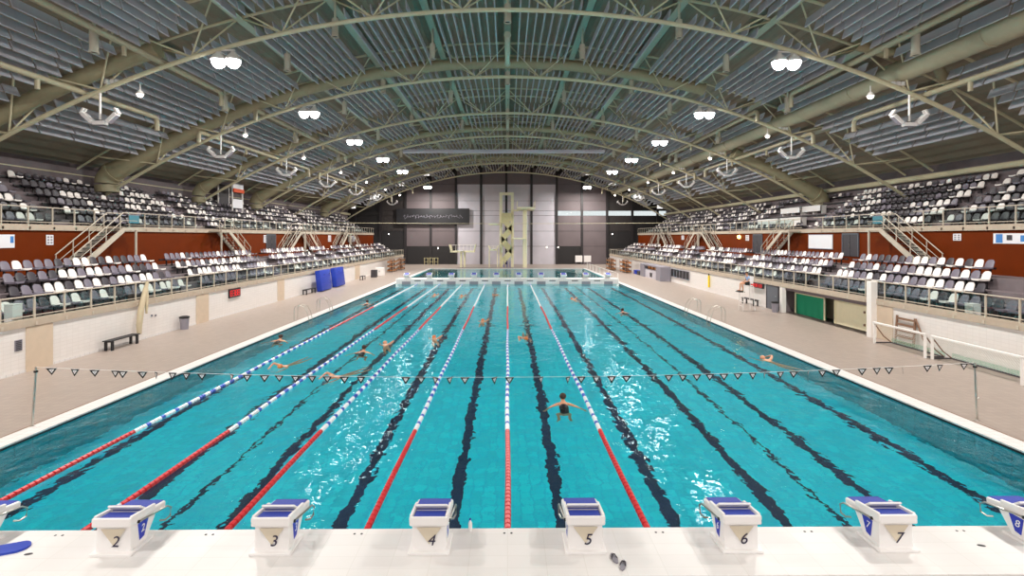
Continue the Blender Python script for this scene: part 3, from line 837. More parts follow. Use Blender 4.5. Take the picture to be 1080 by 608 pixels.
# ------------------------------------------------------------------ starting blocks (local: +y is towards the water)
def block_body(t):
    b = MB(); b.rbox((0, .2, .02), (.66, .56, .045), .012); b.build('base_plate', M['white'], t)
    b = MB()
    pr = [(0,.04),(.36,.04),(.66,.43),(.02,.43)]
    k = len(pr); w0, w1 = .27, .25
    b.prism(pr, 'x', -w0, w0); b.build('pedestal', M['white'], t)
    # tray: rim round a sunken blue pad, sloping to the water
    a = -.13; R = Matrix.Rotation(a, 3, 'X'); o0 = Vector((0, -.05, .47))
    def L(x, y, z): return o0 + R @ Vector((x, y, z))
    b = MB()
    b.rbox(L(0, .42, .03), (.62, .86, .12), .03, R); b.rbox(L(-.285, .3, .1), (.05, .55, .08), .015, R); b.rbox(L(.285, .3, .1), (.05, .55, .08), .015, R); b.rbox(L(0, .015, .08), (.62, .05, .07), .015, R)
    b.build('platform', M['white'], t)
    b = MB(); b.box(L(0, .17, .094), (.5, .24, .012), R); b.box(L(0, .6, .094), (.54, .46, .012), R); b.build('grip_pad', M['padblue'], t)
    b = MB(); R2 = Matrix.Rotation(a - .55, 3, 'X'); b.rbox(L(0, .34, .15), (.54, .2, .035), .012, R2); ft = b.build('footrest', M['white'], t)
    b = MB(); b.box(L(0, .34, .15) + R2 @ Vector((0,.0,.021)), (.48, .17, .006), R2); b.build('footrest_pad', M['padblue'], ft)
    for sx in (-1, 1):
        b = MB(); x = sx*.315
        b.tube([L(x, .18, .0), L(x+sx*.02, .5, .0), L(x+sx*.035, .82, -.0), L(x+sx*.035, .93, -.06), L(x+sx*.03, .93, -.2), L(x+sx*.0, .85, -.24), L(x-sx*.05, .78, -.22)], .016, 8); b.build('hand_grip', M['steel'], t, True)
        b = MB(); b.tube([L(x-sx*.01, .17, .0), L(x+sx*.015, .17, .0)], .025, 10); b.build('pivot_bolt', M['black'], t, True)
    return L
def start_block(num, x, y, z, rz, lab, front_dz=0):
    t = thing('starting_block', lab, 'starting block', (x, y, z), rz, None)
    block_body(t)
    b = MB(); b.add([(-.2,-.004,.40),(.2,-.004,.40),(0,-.004,.13)], [(0,1,2)]); b.build('triangle_print', M['tri'], t)
    put_text('number', num, .25, M['numdark'], t, (0.03, -.008, .19), (PI/2, 0, 0), .25)
    for sx in (-1, 1):
        x_ = sx*.272
        b = MB(); b.add([(x_, .16, .38), (x_, .42, .38), (x_, .31, .12), (x_, .2, .1)], [(0,1,2,3)]); pl = b.build('side_print', M['logoblue'], t)
        put_text('side_number', num, .17, M['white'], pl, (x_+sx*.004, .27, .26), (PI/2, 0, PI/2 if sx > 0 else -PI/2), .2)
    return t
YBK = 8.2
for i, num in enumerate('12345678'):
    x = -8.78 + 2.508*i
    start_block(num, x, YBK, SZ, 0, 'white starting block with blue pads, numbered %s, %s' % (num, ['', 'first whole block from the left', 'second whole block from the left', 'beside the clear bottle', 'beside the flip-flops', 'between blocks five and seven', 'last whole block before the right edge', ''][i]) if 0 < i < 7 else ('white starting block cut off at the left edge of the near deck' if i == 0 else 'white starting block numbered 8 cut off at the right edge of the near deck'))

# small things on the near deck
def drain(p, rz, lab):
    t = thing('deck_drain', lab, 'drain', p, rz)
    b = MB(); b.lathe([(.0,.0),(.06,.0),(.06,.006),(.0,.008)], (0,0,0), 14); o = b.build('cover', M['dark'], t); o.scale = (1, .45, 1)
    b = MB(); b.box((0,0,.009), (.07,.012,.004)); b.build('slot', M['black'], t)
drain(gnd(30, 585, SZ), .2, 'small dark oval drain cover beside the leftmost block')
drain(gnd(1035, 576, SZ), -.3, 'small dark oval drain cover between blocks 7 and 8')
for i, px in enumerate((67, 222, 376, 532, 689, 841, 994)):
    p = gnd(px, (559.5 if px < 540 else 559.5-(px-540)*.02), SZ); 
    t = thing('anchor_plug', 'pair of small dark lane anchor plugs near the pool edge, %s from the left' % nth(i+1), 'plug', (p.x, 8.72, SZ))
    for dx in (0, .12):
        b = MB(); b.lathe([(0,0),(.02,0),(.02,.004),(0,.006)], (dx,0,0), 10); b.build('plug', M['dark'], t)
def flipflop(p, rz, lab):
    t = thing('flip_flop', lab, 'sandal', p, rz)
    out = [(.045*math.sin(a)*(1 if math.cos(a) < 0 else 1.12) , .125*math.cos(a)) for a in [2*PI*i/18 for i in range(18)]]
    b = MB(); b.prism(out, 'z', 0, .022); b.build('sole', M['grey'], t)
    b = MB(); b.tube([(-.045,-.02,.015),(-.02,.05,.05),(0,.085,.02)], .008, 6); b.tube([(.045,-.02,.015),(.02,.05,.05),(0,.085,.02)], .008, 6); b.build('strap', M['dark'], t, True)
flipflop(gnd(648, 590, SZ), .15, 'grey flip-flop lying left of its mate beside block 5')
flipflop(gnd(657, 597.5, SZ), -.35, 'grey flip-flop lying nearer the frame bottom beside block 5')
p = gnd(7, 581, SZ); t = thing('kickboard', 'bright blue board lying on the white deck beside the leftmost block', 'kickboard', p, .4)
out = [(-.3,-.15)] + [(.15*math.cos(a)+.15, .15*math.sin(a)) for a in [-PI/2+PI*i/10 for i in range(11)]] + [(-.3,.15)]
b = MB(); b.prism(out, 'z', 0, .035); b.build('foam_board', M['blue'], t)
b = MB(); b.rbox((-.22,0,.037), (.05,.2,.004), .001); b.build('grip_band', M['logoblue'], t)
p = gnd(496, 560, SZ); t = thing('drink_bottle', 'small clear bottle with blue cap standing at the pool edge beside block 4', 'bottle', (p.x, 8.8, SZ))
b = MB(); b.lathe([(0,0),(.032,0),(.034,.02),(.034,.13),(.014,.17),(.014,.185)], (0,0,0), 12); b.build('body', M['white'], t, True)
b = MB(); b.lathe([(0,.185),(.017,.185),(.017,.21),(0,.21)], (0,0,0), 12); b.build('cap', M['blue'], t)

# ------------------------------------------------------------------ lane ropes
def lane_rope(x, lab):
    t = thing('lane_rope', lab, 'lane rope', (x, 0, .02))
    def sag(y): return .012*math.sin(y*.7 + x)
    # red floats at the ends and round the middle, blue and white between
    def run(name, y0, y1, m, ms=None):
        """discs threaded on the cable"""
        b = MB(); y = y0; i = 0; P = .15
        while y < y1 - .01:
            yy = min(y + P, y1); mi = 0
            if ms: mi = 0 if (y - y0) % .6 < .34 else 1
            r = .062
            pts = [(sag(y), y+.004, 0), (sag(y), y+.02, 0), (sag(y), yy-.02, 0), (sag(y), yy-.004, 0)]
            b.tube(pts, [.03, r, r, .03], 8, mi); y = yy
        b.build(name, ms or m, t, True)
    run('red_float_run', Y0+.1, 13.8, M['red'])
    run('blue_white_float_run', 13.8, 28.8, None, [M['floatw'], M['floatb']])
    run('red_float_run', 28.8, 38.2, M['red'])
    run('white_float_run', 38.2, 54.5, None, [M['floatw'], M['floatw']])
    run('blue_white_float_run', 54.5, Y1-.1, None, [M['floatw'], M['floatb']])
    b = MB(); b.tube([(0, Y0, 0), (0, Y1, 0)], .012, 6); b.build('cable', M['steel'], t)
for i, (x, w) in enumerate(((-10., 'outermost, beside the left poolside'), (-7.5, 'between lanes one and two'), (-5., 'between lanes two and three'), (-2.5, 'between lanes three and four'), (0., 'straight down the middle of the pool'), (2.5, 'between lanes five and six'))):
    lane_rope(x, 'red, blue and white lane rope %s' % w)

# ------------------------------------------------------------------ backstroke flags
pl_, pr_ = gnd(34, 450, DZ), gnd(1030.5, 443, DZ)
fy = (pl_.y + pr_.y)/2
def stanchion(p, lean, lab):
    t = thing('flag_post', lab, 'post', p)
    b = MB(); b.tube([(0,0,.0),(lean*.5,0,.8),(lean,0,1.62)], .026, 10); b.build('pole', M['steel'], t, True)
    b = MB(); b.lathe([(0,0),(.06,0),(.055,.012),(.03,.02),(.03,.06),(0,.06)], (0,0,0), 14); b.build('socket', M['steel'], t, True)
    b = MB(); b.tube([(lean*.36,-.02,.6),(lean*.36+.06,-.03,.63)], .02, 8); b.build('cleat', M['steel'], t)
    b = MB(); b.box((lean,0,1.5), (.07,.07,.05)); b.build('clamp', M['black'], t)
    return p + Vector((lean, 0, 1.62))
lt = stanchion(pl_, .1, 'thin steel flag post standing on the left deck')
rt = stanchion(pr_, -.06, 'thin steel flag post standing on the right deck')
t = thing('pennant_line', 'line of small black and white triangular pennants strung across the pool', 'bunting', (0, 0, 0))
def line_at(u):
    p = lt.lerp(rt, u); p.z -= .38*4*u*(1-u)*.9; return p
b = MB(); b.tube([line_at(i/40) for i in range(41)], .006, 5); b.build('cord', M['white'], t)
rp = random.Random(5)
pen = [53, 77, 97, 118, 126, 146, 160, 177, 191, 207, 238, 254] + [272, 287, 304, 321, 337, 355, 372, 419, 435, 450, 465, 481, 512, 528] + \
      [561, 590, 604, 620, 636, 652, 681, 697, 712, 727, 741, 756, 771, 787, 800] + [817, 831, 847, 862, 877, 905, 921, 934, 949, 976, 990, 1017]
for px in pen:
    u = (px - 37)/(1028 - 37.); u = max(.012, min(.988, u)); c = line_at(u)
    tw = rp.choice([0, 0, .1, -.15, .3, .9, -.7, .2, -.1]); w, h = .13, .2
    R = Matrix.Rotation(tw, 3, 'Z') @ Matrix.Rotation(rp.uniform(-.12,.12), 3, 'X')
    def tri(sc, dy, dz): return [c + R @ Vector(q) for q in ((-w*sc, dy, -dz), (w*sc, dy, -dz), (0, dy, -dz - h*sc))]
    b = MB()
    q = tri(1, -.002, .003); q2 = tri(1, .002, .003); b.add(q + q2, [(0,1,2),(5,4,3),(0,3,4,1),(1,4,5,2),(2,5,3,0)], 0)
    b.add(tri(.5, -.004, .038), [(2,1,0)], 1); b.add(tri(.5, .004, .038), [(0,1,2)], 1)
    b.add(tri(.2, -.006, .06), [(2,1,0)], 2)
    b.build('pennant', [M['black'], M['white'], M['grey']], t)

# ------------------------------------------------------------------ far bulkhead with its row of blocks
t = thing('pool_bulkhead', 'long white bulkhead between the lap pool and the diving pool', 'bulkhead', (0, (Y1+D0)/2, 0))
b = MB(); b.rbox((0,0,.27), (2*XP-.02, D0-Y1-.02, .62), .03); b.build('body', M['coping'], t)
for i in range(9):
    b = MB(); b.box((-10.0+2.5*i, -(D0-Y1)/2+.005, .36), (.7,.03,.09)); b.build('slot', M['black'], t)
sb0 = None
for i in range(10):
    x = -11.25 + 2.5*i; lab = 'small white starting block with blue top on the far bulkhead, %s from the left' % nth(i+1)
    if sb0 is None:
        sb0 = thing('starting_block', lab, 'starting block', (x, Y1+.62, .585), PI, 'starting blocks on the bulkhead'); block_body(sb0)
    else: dup(sb0, (x, Y1+.62, .585), PI, lab, 'starting blocks on the bulkhead')
    tp = thing('touch_pad', 'grey touch pad hanging on the far bulkhead, %s from the left' % nth(i+1), 'touch pad', (x, Y1-.04, 0), 0, 'touch pads on the bulkhead')
    b = MB(); b.rbox((0,0,-.2), (.95,.03,.95), .01); b.build('panel', M['grey'], tp)
    b = MB(); b.box((0,-.002,.29), (.95,.04,.03)); b.build('hanger', M['steel'], tp)

# ------------------------------------------------------------------ diving tower
YT_ = 87.7
t = thing('diving_tower', 'tall cream diving tower with portal frame, zigzag stair and platforms', 'diving tower', (0, YT_, DZ))
def FX(px): return front(px, 250, YT_)[0]
def FZ(py): return front(540, py, YT_)[1] - DZ
xa, xb = FX(528.3), FX(540.3); zt = FZ(203.5)
for x in (xa, xb):
    b = MB(); b.rbox((x, 0, zt/2), (.5, .6, zt), .03); b.build('column', M['cream'], t)
b = MB(); b.rbox(((xa+xb)/2, 0, zt-.18), (xb-xa+.42, .62, .45), .03); b.build('lintel', M['cream'], t)
flz = [0, 2.1, 4.0, 5.9, 7.8]; cx = (xa+xb)/2
for i in range(4):
    z0, z1 = flz[i], flz[i+1]; s = 1 if i % 2 == 0 else -1
    b = MB()
    for dy in (-.95, -.35):
        x0, x1 = cx - s*.85, cx + s*.85
        b.prism([(x0, z0+.1), (x0, z0+1.45), (x1, z1+1.35), (x1, z1)], 'y', dy-.03, dy+.03)
    b.build('stair_balustrade', M['creamd'], t)
    b = MB()
    for k in range(8): b.box((cx - s*.85 + s*1.7*(k+.5)/8, -.65, z0 + (z1-z0)*(k+.5)/8), (.24,.6,.05))
    b.build('stair_flight', M['cream'], t)
    b = MB(); b.box((cx + s*.75, -.1, z1), (.7, 1.6, .12)); b.build('landing', M['cream'], t)
b = MB(); b.rbox((cx, -.65, flz[4]+.75), (1.5, .7, 1.4), .02); b.build('top_enclosure', M['creamd'], t)
for dx in (-.5, .1, .6):
    b = MB(); b.tube([(cx+dx, -.95, 0), (cx+dx, -.95, 1.1)], .05, 8); b.build('stair_post', M['blue'], t)
def platform(x0, x1, z, yf, lab_rail=True, th=.3):
    b = MB(); b.rbox(((x0+x1)/2, -yf/2+.6, z-th/2), (x1-x0, yf, th), .03); pf = b.build('platform', M['cream'], t)
    if lab_rail:
        b = MB()
        for zz in (.55, 1.05): b.tube([(x0, .9, z+zz), (x0, -yf+1.6, z+zz)], .035, 6); b.tube([(x1, .9, z+zz), (x1, -yf+1.6, z+zz)], .035, 6)
        for xx in (x0, x1):
            for yy in (.9, -.8, -yf+1.6): b.tube([(xx, yy, z), (xx, yy, z+1.08)], .03, 6)
        b.build('rail_frame', M['cream'], pf)
platform(FX(545.2), FX(563), 10., 6.)
platform(FX(516), FX(528), 7.4, 4.5, False, .2)
platform(FX(541), FX(554), 5., 5., False, .22)
b = MB(); b.rbox((FX(553.3), -1.2, 4.87), (.66, .8, 9.74), .04); b.build('platform_column', M['cream'], t)
b = MB(); b.rbox((FX(543.5), -.2, 9.7), (1.2, .6, .25), .02); b.build('link_beam', M['cream'], t)
# springboard bridges beside the tower
def bowl(x0, x1, zb, zt_, col, lab):
    t = thing('diving_platform', lab, 'diving platform', (0, YT_-.6, DZ))
    b = MB(); zb -= DZ; zt_ -= DZ
    b.rbox(((x0+x1)/2, 0, zb), (x1-x0-.5, 2.4, .24), .03); b.build('deck_slab', M['cream'], t)
    for x, s in ((x0, -1), (x1, 1)):
        b = MB(); b.prism([(x-s*.32, zb-.1), (x, zt_), (x-s*.16, zt_), (x-s*.5, zb-.1)], 'y', -1.1, 1.1); b.build('side_wing', M['cream'], t)
    b = MB()
    for k in range(7): xx = x0 + (x1-x0)*(k+.5)/7; b.tube([(xx, 1.0, zb), (xx, 1.0, zt_-.1)], .03, 6)
    b.tube([(x0, 1.0, zt_-.1), (x1, 1.0, zt_-.1)], .035, 6); b.build('rail_frame', M['whitemetal'], t)
    if col:
        for dx in (-.3, .3):
            b = MB(); b.rbox(((x0+x1)/2+dx, 0, (zb-.1)/2), (.3, .7, zb-.1), .03); b.build('column', M['cream'], t)
    else:
        for dx in (-.7, .7):
            b = MB(); b.rbox(((x0+x1)/2+dx, 0, (zb-.1)/2), (.16, .4, zb-.1), .02); b.build('leg', M['cream'], t)
    b = MB(); b.box(((x0+x1)/2, -2.2, zb+.2), (.5, 4., .05)); b.build('springboard', M['white'], t)
bowl(FX(474.5), FX(502.5), 2.75, 3.95, True, 'wide cream springboard platform on a centre column, far left of the tower')
bowl(FX(515), FX(526.), 3.05, 3.75, False, 'small cream springboard platform just left of the tower')

# dark sign with grey handwriting on the end wall
x0, z1 = front(418, 220, YE-.5); x1, z0 = front(495, 237, YE-.5)
t = thing('wall_sign', 'long black sign with faint grey handwriting on the end wall', 'sign', ((x0+x1)/2, YE-.45, (z0+z1)/2))
b = MB(); b.rbox((0,0,0), (x1-x0, .3, z1-z0), .03); b.build('board', M['black'], t)
b = MB(); pts = []; W_ = (x1-x0)*.8; rw = random.Random(2)
for i in range(150):
    u = i/149; pts.append((-W_/2 + W_*u + .18*math.sin(i*.9), -.17, .35*math.sin(i*.75)*(.5+.5*math.sin(i*.23)) + .12*math.sin(i*1.9)))
b.tube(pts, .03, 4); b.build('handwriting', M['grey'], t)
for sx in (-1, 1):
    b = MB(); b.box((sx*(x1-x0)*.3, .25, 0), (.15,.3,.15)); b.build('wall_bracket', M['column'], t)

# ------------------------------------------------------------------ things along the decks
def bench(p, L_, rz, lab):
    t = thing('bench', lab, 'bench', p, rz)
    for k in range(3):
        b = MB(); b.rbox((-.14+.14*k, 0, .45), (.12, L_, .045), .01); b.build('seat_plank', M['black'], t)
    for sy in (-L_/2+.16, L_/2-.16):
        for sx in (-.15, .15):
            b = MB(); b.rbox((sx, sy, .21), (.07, .13, .42), .01); b.build('leg', M['black'], t)
        b = MB(); b.box((0, sy, .4), (.36, .06, .05)); b.build('cross_bar', M['black'], t)
def bench_px(pa, pb, lab):
    a, c = gnd(*pa, DZ), gnd(*pb, DZ); m = (a+c)/2; m.x += .22*(1 if m.x < 0 else -.6); bench(m, (c-a).length, math.atan2(c.y-a.y, c.x-a.x) - PI/2, lab)
bench_px((107, 371), (139, 362), 'long black bench on the left deck below the near railing')
bench_px((786, 320), (800, 323.5), 'black bench on the right deck below the red clock')
bench_px((318, 311.5), (329, 309), 'low black bench beside the tall blue mats')
def bin_(p, lab, h=.75, r=.24):
    t = thing('waste_bin', lab, 'bin', p)
    b = MB(); b.lathe([(0,0),(r*.82,0),(r,h*.86)], (0,0,0), 18); b.build('bucket', M['grey'], t, True)
    b = MB(); b.lathe([(r*1.02,h*.83),(r*1.08,h*.86),(r*1.08,h*.95),(r*.6,h),(0,h*1.01)], (0,0,0), 18); b.build('lid', M['black'], t, True)
bin_(gnd(194.5, 347.5, DZ), 'grey bin with black lid against the left white wall')
bin_(gnd(824, 329.5, DZ) + Vector((-.42,0,0)), 'grey bin with black lid beside the slate grey door')
def led_clock(X, pa, pb, s, lab):
    ya, za = side(pa[0], X, pa[1]); yb, zb = side(pb[0], X, pb[1]); y0, y1 = min(ya,yb), max(ya,yb); z0, z1 = min(za,zb), max(za,zb)
    t = thing('pace_clock', lab, 'clock', (X, (y0+y1)/2, (z0+z1)/2))
    b = MB(); b.rbox((s*-.06,0,0), (.12, y1-y0, z1-z0), .015); b.build('case', M['black'], t)
    b = MB(); h = (z1-z0)*.3; w = (y1-y0)*.1
    segs = {'8': [(0,1),(0,0),(0,-1),(-1,.5),(1,.5),(-1,-.5),(1,-.5)]}
    for k in range(4):
        cy = (-1.5+k)*(y1-y0)*.22
        for (a, c_) in segs['8']:
            if k == 1 and a == -1: continue
            if a == 0: b.box((-s*.124, cy, c_*h), (.008, w*1.6, h*.22))
            else: b.box((-s*.124, cy + a*w*.8, c_*h), (.008, w*.4, h*.85))
    b.build('led_digits', M['lcd_red'], t)
led_clock(XL+.0, (240, 305.5), (252, 312.5), -1, 'black clock with red digits on the left white wall')
led_clock(XR-.1, (793, 297.5), (806, 305), 1, 'black clock with red digits on the right wall beside the lifeguard')

# tall blue crash mats
for i, (px, w, lab) in enumerate((((346, 304.5), 2.2, 'tall blue foam mat leaning on the left wall, nearer one'), ((356, 302), 2.2, 'tall blue foam mat leaning on the left wall, farther one'))):
    p = gnd(*px, DZ); t = thing('foam_mat', lab, 'mat', (XL+.95, p.y - 2.0 + 1.7*i, DZ), 0)
    b = MB(); R = Matrix.Rotation(-.12, 3, 'Y'); b.rbox((-.2, 0, 1.02), (.5, 2.7, 1.95), .05, R); b.build('foam_body', M['blue'], t, True)
    for zz in (.7, 1.4):
        b = MB(); b.box((-.2 + .255*math.cos(.12) - (zz-1.02)*.12, .0, zz), (.015, 2.6, .05), R); b.build('seam_band', M['logoblue'], t)
    for yy in (-.7, .7):
        b = MB(); b.tube([(.09,yy-.12,1.55),(.13,yy-.1,1.62),(.13,yy+.1,1.62),(.09,yy+.12,1.55)], .014, 6); b.build('handle', M['black'], t)

# storage racks of wound lane ropes
def reel_rack(p, rz, lab, L_=2.6):
    t = thing('storage_trolley', lab, 'trolley', p, rz)
    for sx in (-.45, .45):
        for sy in (-L_/2, 0, L_/2):
            b = MB(); b.box((sx, sy, .95), (.06,.06,1.8)); b.build('upright', M['steel'], t)
    for k in range(3):
        b = MB(); b.rbox((0, 0, .2+.6*k), (.95, L_, .05), .01)
        b.box((.46, 0, .3+.6*k), (.03, L_, .18)); b.box((-.46, 0, .3+.6*k), (.03, L_, .18)); b.build('shelf_tray', M['wood'], t)
        b = MB(); b.lathe([(0,-L_*.42),(.22,-L_*.42),(.24,-L_*.3),(.22,0),(.24,L_*.3),(.22,L_*.42),(0,L_*.42)], (0,0,.46+.6*k), 12, 0, Matrix.Rotation(PI/2, 3, 'X')); 
        b2 = MB(); b2.v = [(v[0], v[1], v[2]) for v in b.v]; b2.f = b.f; b2.m = b.m
        # the lathe axis is turned onto y about the shelf's own height
        b.build('wound_bundle', M['brown'], t, True)
    for sx in (-.4, .4):
        for sy in (-L_/2+.1, L_/2-.1):
            b = MB(); b.lathe([(0,-.02),(.08,-.02),(.08,.02),(0,.02)], (sx, sy, .08), 10, 0, Matrix.Rotation(PI/2, 3, 'Y')); b.build('caster', M['black'], t)
reel_rack(Vector((-17.2, 76.5, DZ)), 0, 'wooden three-tier trolley stacked beside the left wall, nearer one')
reel_rack(Vector((-16.9, 81.0, DZ)), 0, 'wooden three-tier trolley stacked beside the left wall, farther one', 2.2)
reel_rack(Vector((17.2, 74.5, DZ)), 0, 'wooden three-tier trolley on the right deck, nearer one', 3.4)
reel_rack(Vector((16.3, 80.5, DZ)), 0, 'wooden three-tier trolley on the right deck, farther one', 3.)
def cabinet(p, d, m, lab, name='storage_cabinet'):
    t = thing(name, lab, 'cabinet', p)
    b = MB(); b.rbox((0,0,d[2]/2), d, .02); b.build('body', M[m], t)
    for sx in (-1, 1):
        b = MB(); b.box((sx*d[0]*.24, -d[1]/2-.012, d[2]/2), (d[0]*.45,.02,d[2]*.9)); dr = b.build('door', M[m], t)
        b = MB(); b.box((sx*d[0]*.06, -d[1]/2-.03, d[2]*.55), (.03,.03,.2)); b.build('handle', M['black'], dr)
cabinet(Vector((-17.0, 68.5, DZ)), (1.1,.8,1.1), 'white', 'white cabinet standing beside the left wall near the trolleys')
cabinet(Vector((-17.1, 65.8, DZ)), (.7,.7,.95), 'dark', 'dark cabinet standing beside the white cabinet at the left wall')
bench(Vector((-17.5, 62.0, DZ)), 1.3, 0, 'small black bench beside the left wall before the dark cabinet')
for i, (x, y) in enumerate(((-14.6, 92.), (-13.7, 92.3), (-12.8, 92.))):
    t = thing('folding_trestle', 'pale folded trestle standing at the far left deck, %s from the left' % nth(i+1), 'trestle', (x, y, DZ))
    for sx in (-.3, .3):
        b = MB(); b.box((sx,-.12,.7), (.06,.06,1.4), Matrix.Rotation(.12, 3, 'X')); b.build('leg', M['creamd'], t)
        b = MB(); b.box((sx,.12,.7), (.06,.06,1.4), Matrix.Rotation(-.12, 3, 'X')); b.build('leg', M['creamd'], t)
    b = MB(); b.box((0,0,1.4), (.8,.2,.06)); b.box((0,0,.7), (.7,.22,.05)); b.build('top_board', M['creamd'], t)
for i, x in enumerate((11.6, 13.2)):
    t = thing('notice_board', 'white portable board at the far right deck, %s from the left' % nth(i+1), 'board', (x+1.5, 94., DZ))
    b = MB(); b.rbox((0,0,1.15), (1.3,.06,1.2), .01); b.build('panel', M['white'], t)
    for sx in (-.55,.55):
        b = MB(); b.box((sx,.0,.5),(.05,.05,1.)); b.box((sx,0,.02),(.05,.6,.04)); b.build('foot', M['grey'], t)

# low fence beside the diving pool and small lamps on the end wall
t = thing('pool_fence', 'low white post fence along the right edge of the diving pool', 'fence', (12.95, 0, DZ))
for k in range(9):
    b = MB(); b.tube([(0,60+2.9*k,0),(0,60+2.9*k,.95)], .05, 8); b.build('post', M['whitemetal'], t, True)
b = MB(); b.tube([(0,60,.9),(0,83.2,.9)], .025, 6); b.build('rope', M['whitemetal'], t)
for i, (px, py, w) in enumerate(((410, 247, 'leftmost, beside the sign'), (462, 262, 'left of the springboards'), (576.5, 261, 'left of the pair above the black panel'), (588.5, 261, 'right of the pair above the black panel'), (646, 247, 'rightmost, under the daylight strip'))):
    X_, Z_ = front(px, py, YE-.2); t = thing('wall_mounted_lamp', 'small lit lamp on the end wall, ' + w, 'lamp', (X_, YE-.12, Z_))
    b = MB(); b.box((0,.04,0),(.3,.1,.3)); b.build('backplate', M['doorgrey'], t)
    b = MB(); b.ball((0,-.1,0), .1, 10); b.build('globe', M['lampsmall'], t, True)
# pool ladders
def ladder(s, y, lab):
    t = thing('pool_ladder', lab, 'ladder', (s*12.75, y, 0))
    for dy in (-.27, .27):
        b = MB(); b.tube([(s*.5,dy,DZ),(s*.5,dy,.75),(s*.42,dy,.92),(s*.2,dy,1.0),(-s*.1,dy,.9),(-s*.3,dy,.6),(-s*.42,dy,.1),(-s*.42,dy,-1.2)], .022, 8); b.build('rail', M['steel'], t, True)
    for k in range(4):
        b = MB(); b.box((-s*.42,0,-.2-.3*k), (.1,.52,.03)); b.build('tread', M['steel'], t)
for s, px, lab in ((-1, 318, 'steel pool ladder on the left poolside, nearer one'), (-1, 341, 'steel pool ladder on the left poolside, farther one'), (1, 732, 'steel pool ladder on the right poolside, farther one'), (1, 757, 'steel pool ladder on the right poolside, nearer one')):
    ladder(s, side(px, s*12.9)[0], lab)

# ------------------------------------------------------------------ right side: door, windows, kiosk, goals, tube buoy
ya, yb = side(825, XR)[0], side(811, XR)[0]
t = thing('service_door', 'slate grey door in the right pool-side wall beside the bin', 'door', (XR-.1, 36.35, DZ))
b = MB(); b.rbox((0,0,.84), (.06, 1.5, 1.66), .01); b.build('leaf', M['doorgrey'], t)
b = MB(); b.box((0,.8,.85),(.1,.08,1.7)); b.box((0,-.8,.85),(.1,.08,1.7)); b.box((0,0,1.7),(.1,1.6,.06)); b.build('frame', M['dark'], t)
b = MB(); b.tube([(-.04,-.6,1.0),(-.09,-.6,1.0),(-.09,-.48,1.0)], .015, 6); b.build('handle', M['steel'], t)
y0, z1 = side(708, XR-.08, 281); y1, z0 = side(727, XR-.08, 294)
t = thing('office_window', 'dark barred window in the right pool-side wall beside the kiosk', 'window', (XR-.08, (y0+y1)/2, 1.15))
W_ = abs(y0-y1)
b = MB(); b.box((0,0,0),(.03,W_,.85)); b.build('pane', M['black'], t)
b = MB()
for zz in (-.44,.44): b.box((-.02,0,zz),(.06,W_+.1,.06))
for k in range(7): b.box((-.02,-W_/2+W_*k/6,0),(.05,.06,.9))
b.build('frame', M['grey'], t)
# kiosk
yk0, yk1 = side(704, XR-1.2)[0], side(681, XR-1.2)[0]
t = thing('pool_kiosk', 'grey lifeguard kiosk with open counter against the right wall', 'kiosk', (XR-.72, (yk0+yk1)/2+2.3, DZ)); Lk = abs(yk1-yk0)
b = MB(); b.box((.1,0,.55),(1.0,Lk*.62,1.1)); b.build('counter', M['paleP'], t)
for sy in (-1, 1):
    b = MB(); b.rbox((0, sy*Lk*.4, .84), (1.2, Lk*.2, 1.68), .02); b.build('side_tower', M['grey'], t)
b = MB(); b.box((.05,0,1.6),(1.2,Lk*.62,.16)); b.build('canopy', M['grey'], t)
b = MB(); b.box((.5,0,1.32),(.05,Lk*.6,.5)); b.build('rear_panel', M['dark'], t)
for k in range(3):
    b = MB(); b.rbox((-.1,(-1+k)*Lk*.16,1.3),(.35,Lk*.1,.35),.03); b.build('counter_basket', M['wood'], t)
b = MB(); b.box((-.42,0,.45),(.03,.9,.5)); b.build('hatch', M['black'], t)
for i, (y, m) in enumerate(((69.6, 'dark'), (71.4, 'blue'))):
    t = thing('storage_crate', ('dark' if i == 0 else 'blue') + ' crate on the deck between kiosk and trolley', 'crate', (XR-.9, y, DZ))
    b = MB(); b.rbox((0,0,.25),(.7,1.1,.5),.03); b.build('body', M[m], t)
    b = MB(); b.rbox((0,0,.52),(.76,1.16,.06),.02); b.build('lid', M[m], t)
# rescue tube on the wall
y0, z1 = side(748, XR-.1, 290); _, z0 = side(748, XR-.1, 304)
t = thing('wall_mounted_rescue_tube', 'yellow rescue tube hanging upright on the right white wall', 'rescue tube', (XR-.14, y0, (z0+z1)/2))
b = MB(); b.tube([(0,0,-.55),(0,0,.55)], [.09,.09], 12); b.build('tube_body', M['yellow'], t, True)
b = MB(); b.tube([(0,0,.55),(.0,0,.72)], .05, 8); b.build('strap', M['black'], t)

# green netted goal and cream board stored in the recess
def stored_goal(y, w, m, net, lab):
    t = thing('stored_goal', lab, 'goal', (XR+.55, y, DZ))
    for sy in (-w/2, w/2):
        b = MB(); b.rbox((0,sy,.72),(.08,.08,1.4),.015); b.build('post', M['cream'], t)
    b = MB(); b.rbox((0,0,1.4),(.08,w+.08,.08),.015); b.build('crossbar', M['cream'], t)
    b = MB()
    if net:
        for k in range(41): b.tube([(.05+.12*math.sin(k*.7)*.3, -w/2+w*k/40, .03), (.03, -w/2+w*k/40, 1.38)], .009, 3)
        for k in range(25): b.tube([(.05, -w/2, .03+1.35*k/24), (.05, w/2, .03+1.35*k/24)], .009, 3)
        b.box((.1,0,.7),(.01,w-.08,1.36)); b.build('net', M['greennet'], t)
    else:
        b.box((.02,0,.7),(.04,w-.1,1.34)); b.build('board_panel', M['cream'], t)
        for zz in (.35, 1.05):
            b = MB(); b.box((-.02,-w/2+.25,zz),(.05,.1,.12)); b.build('hinge', M['brown'], t)
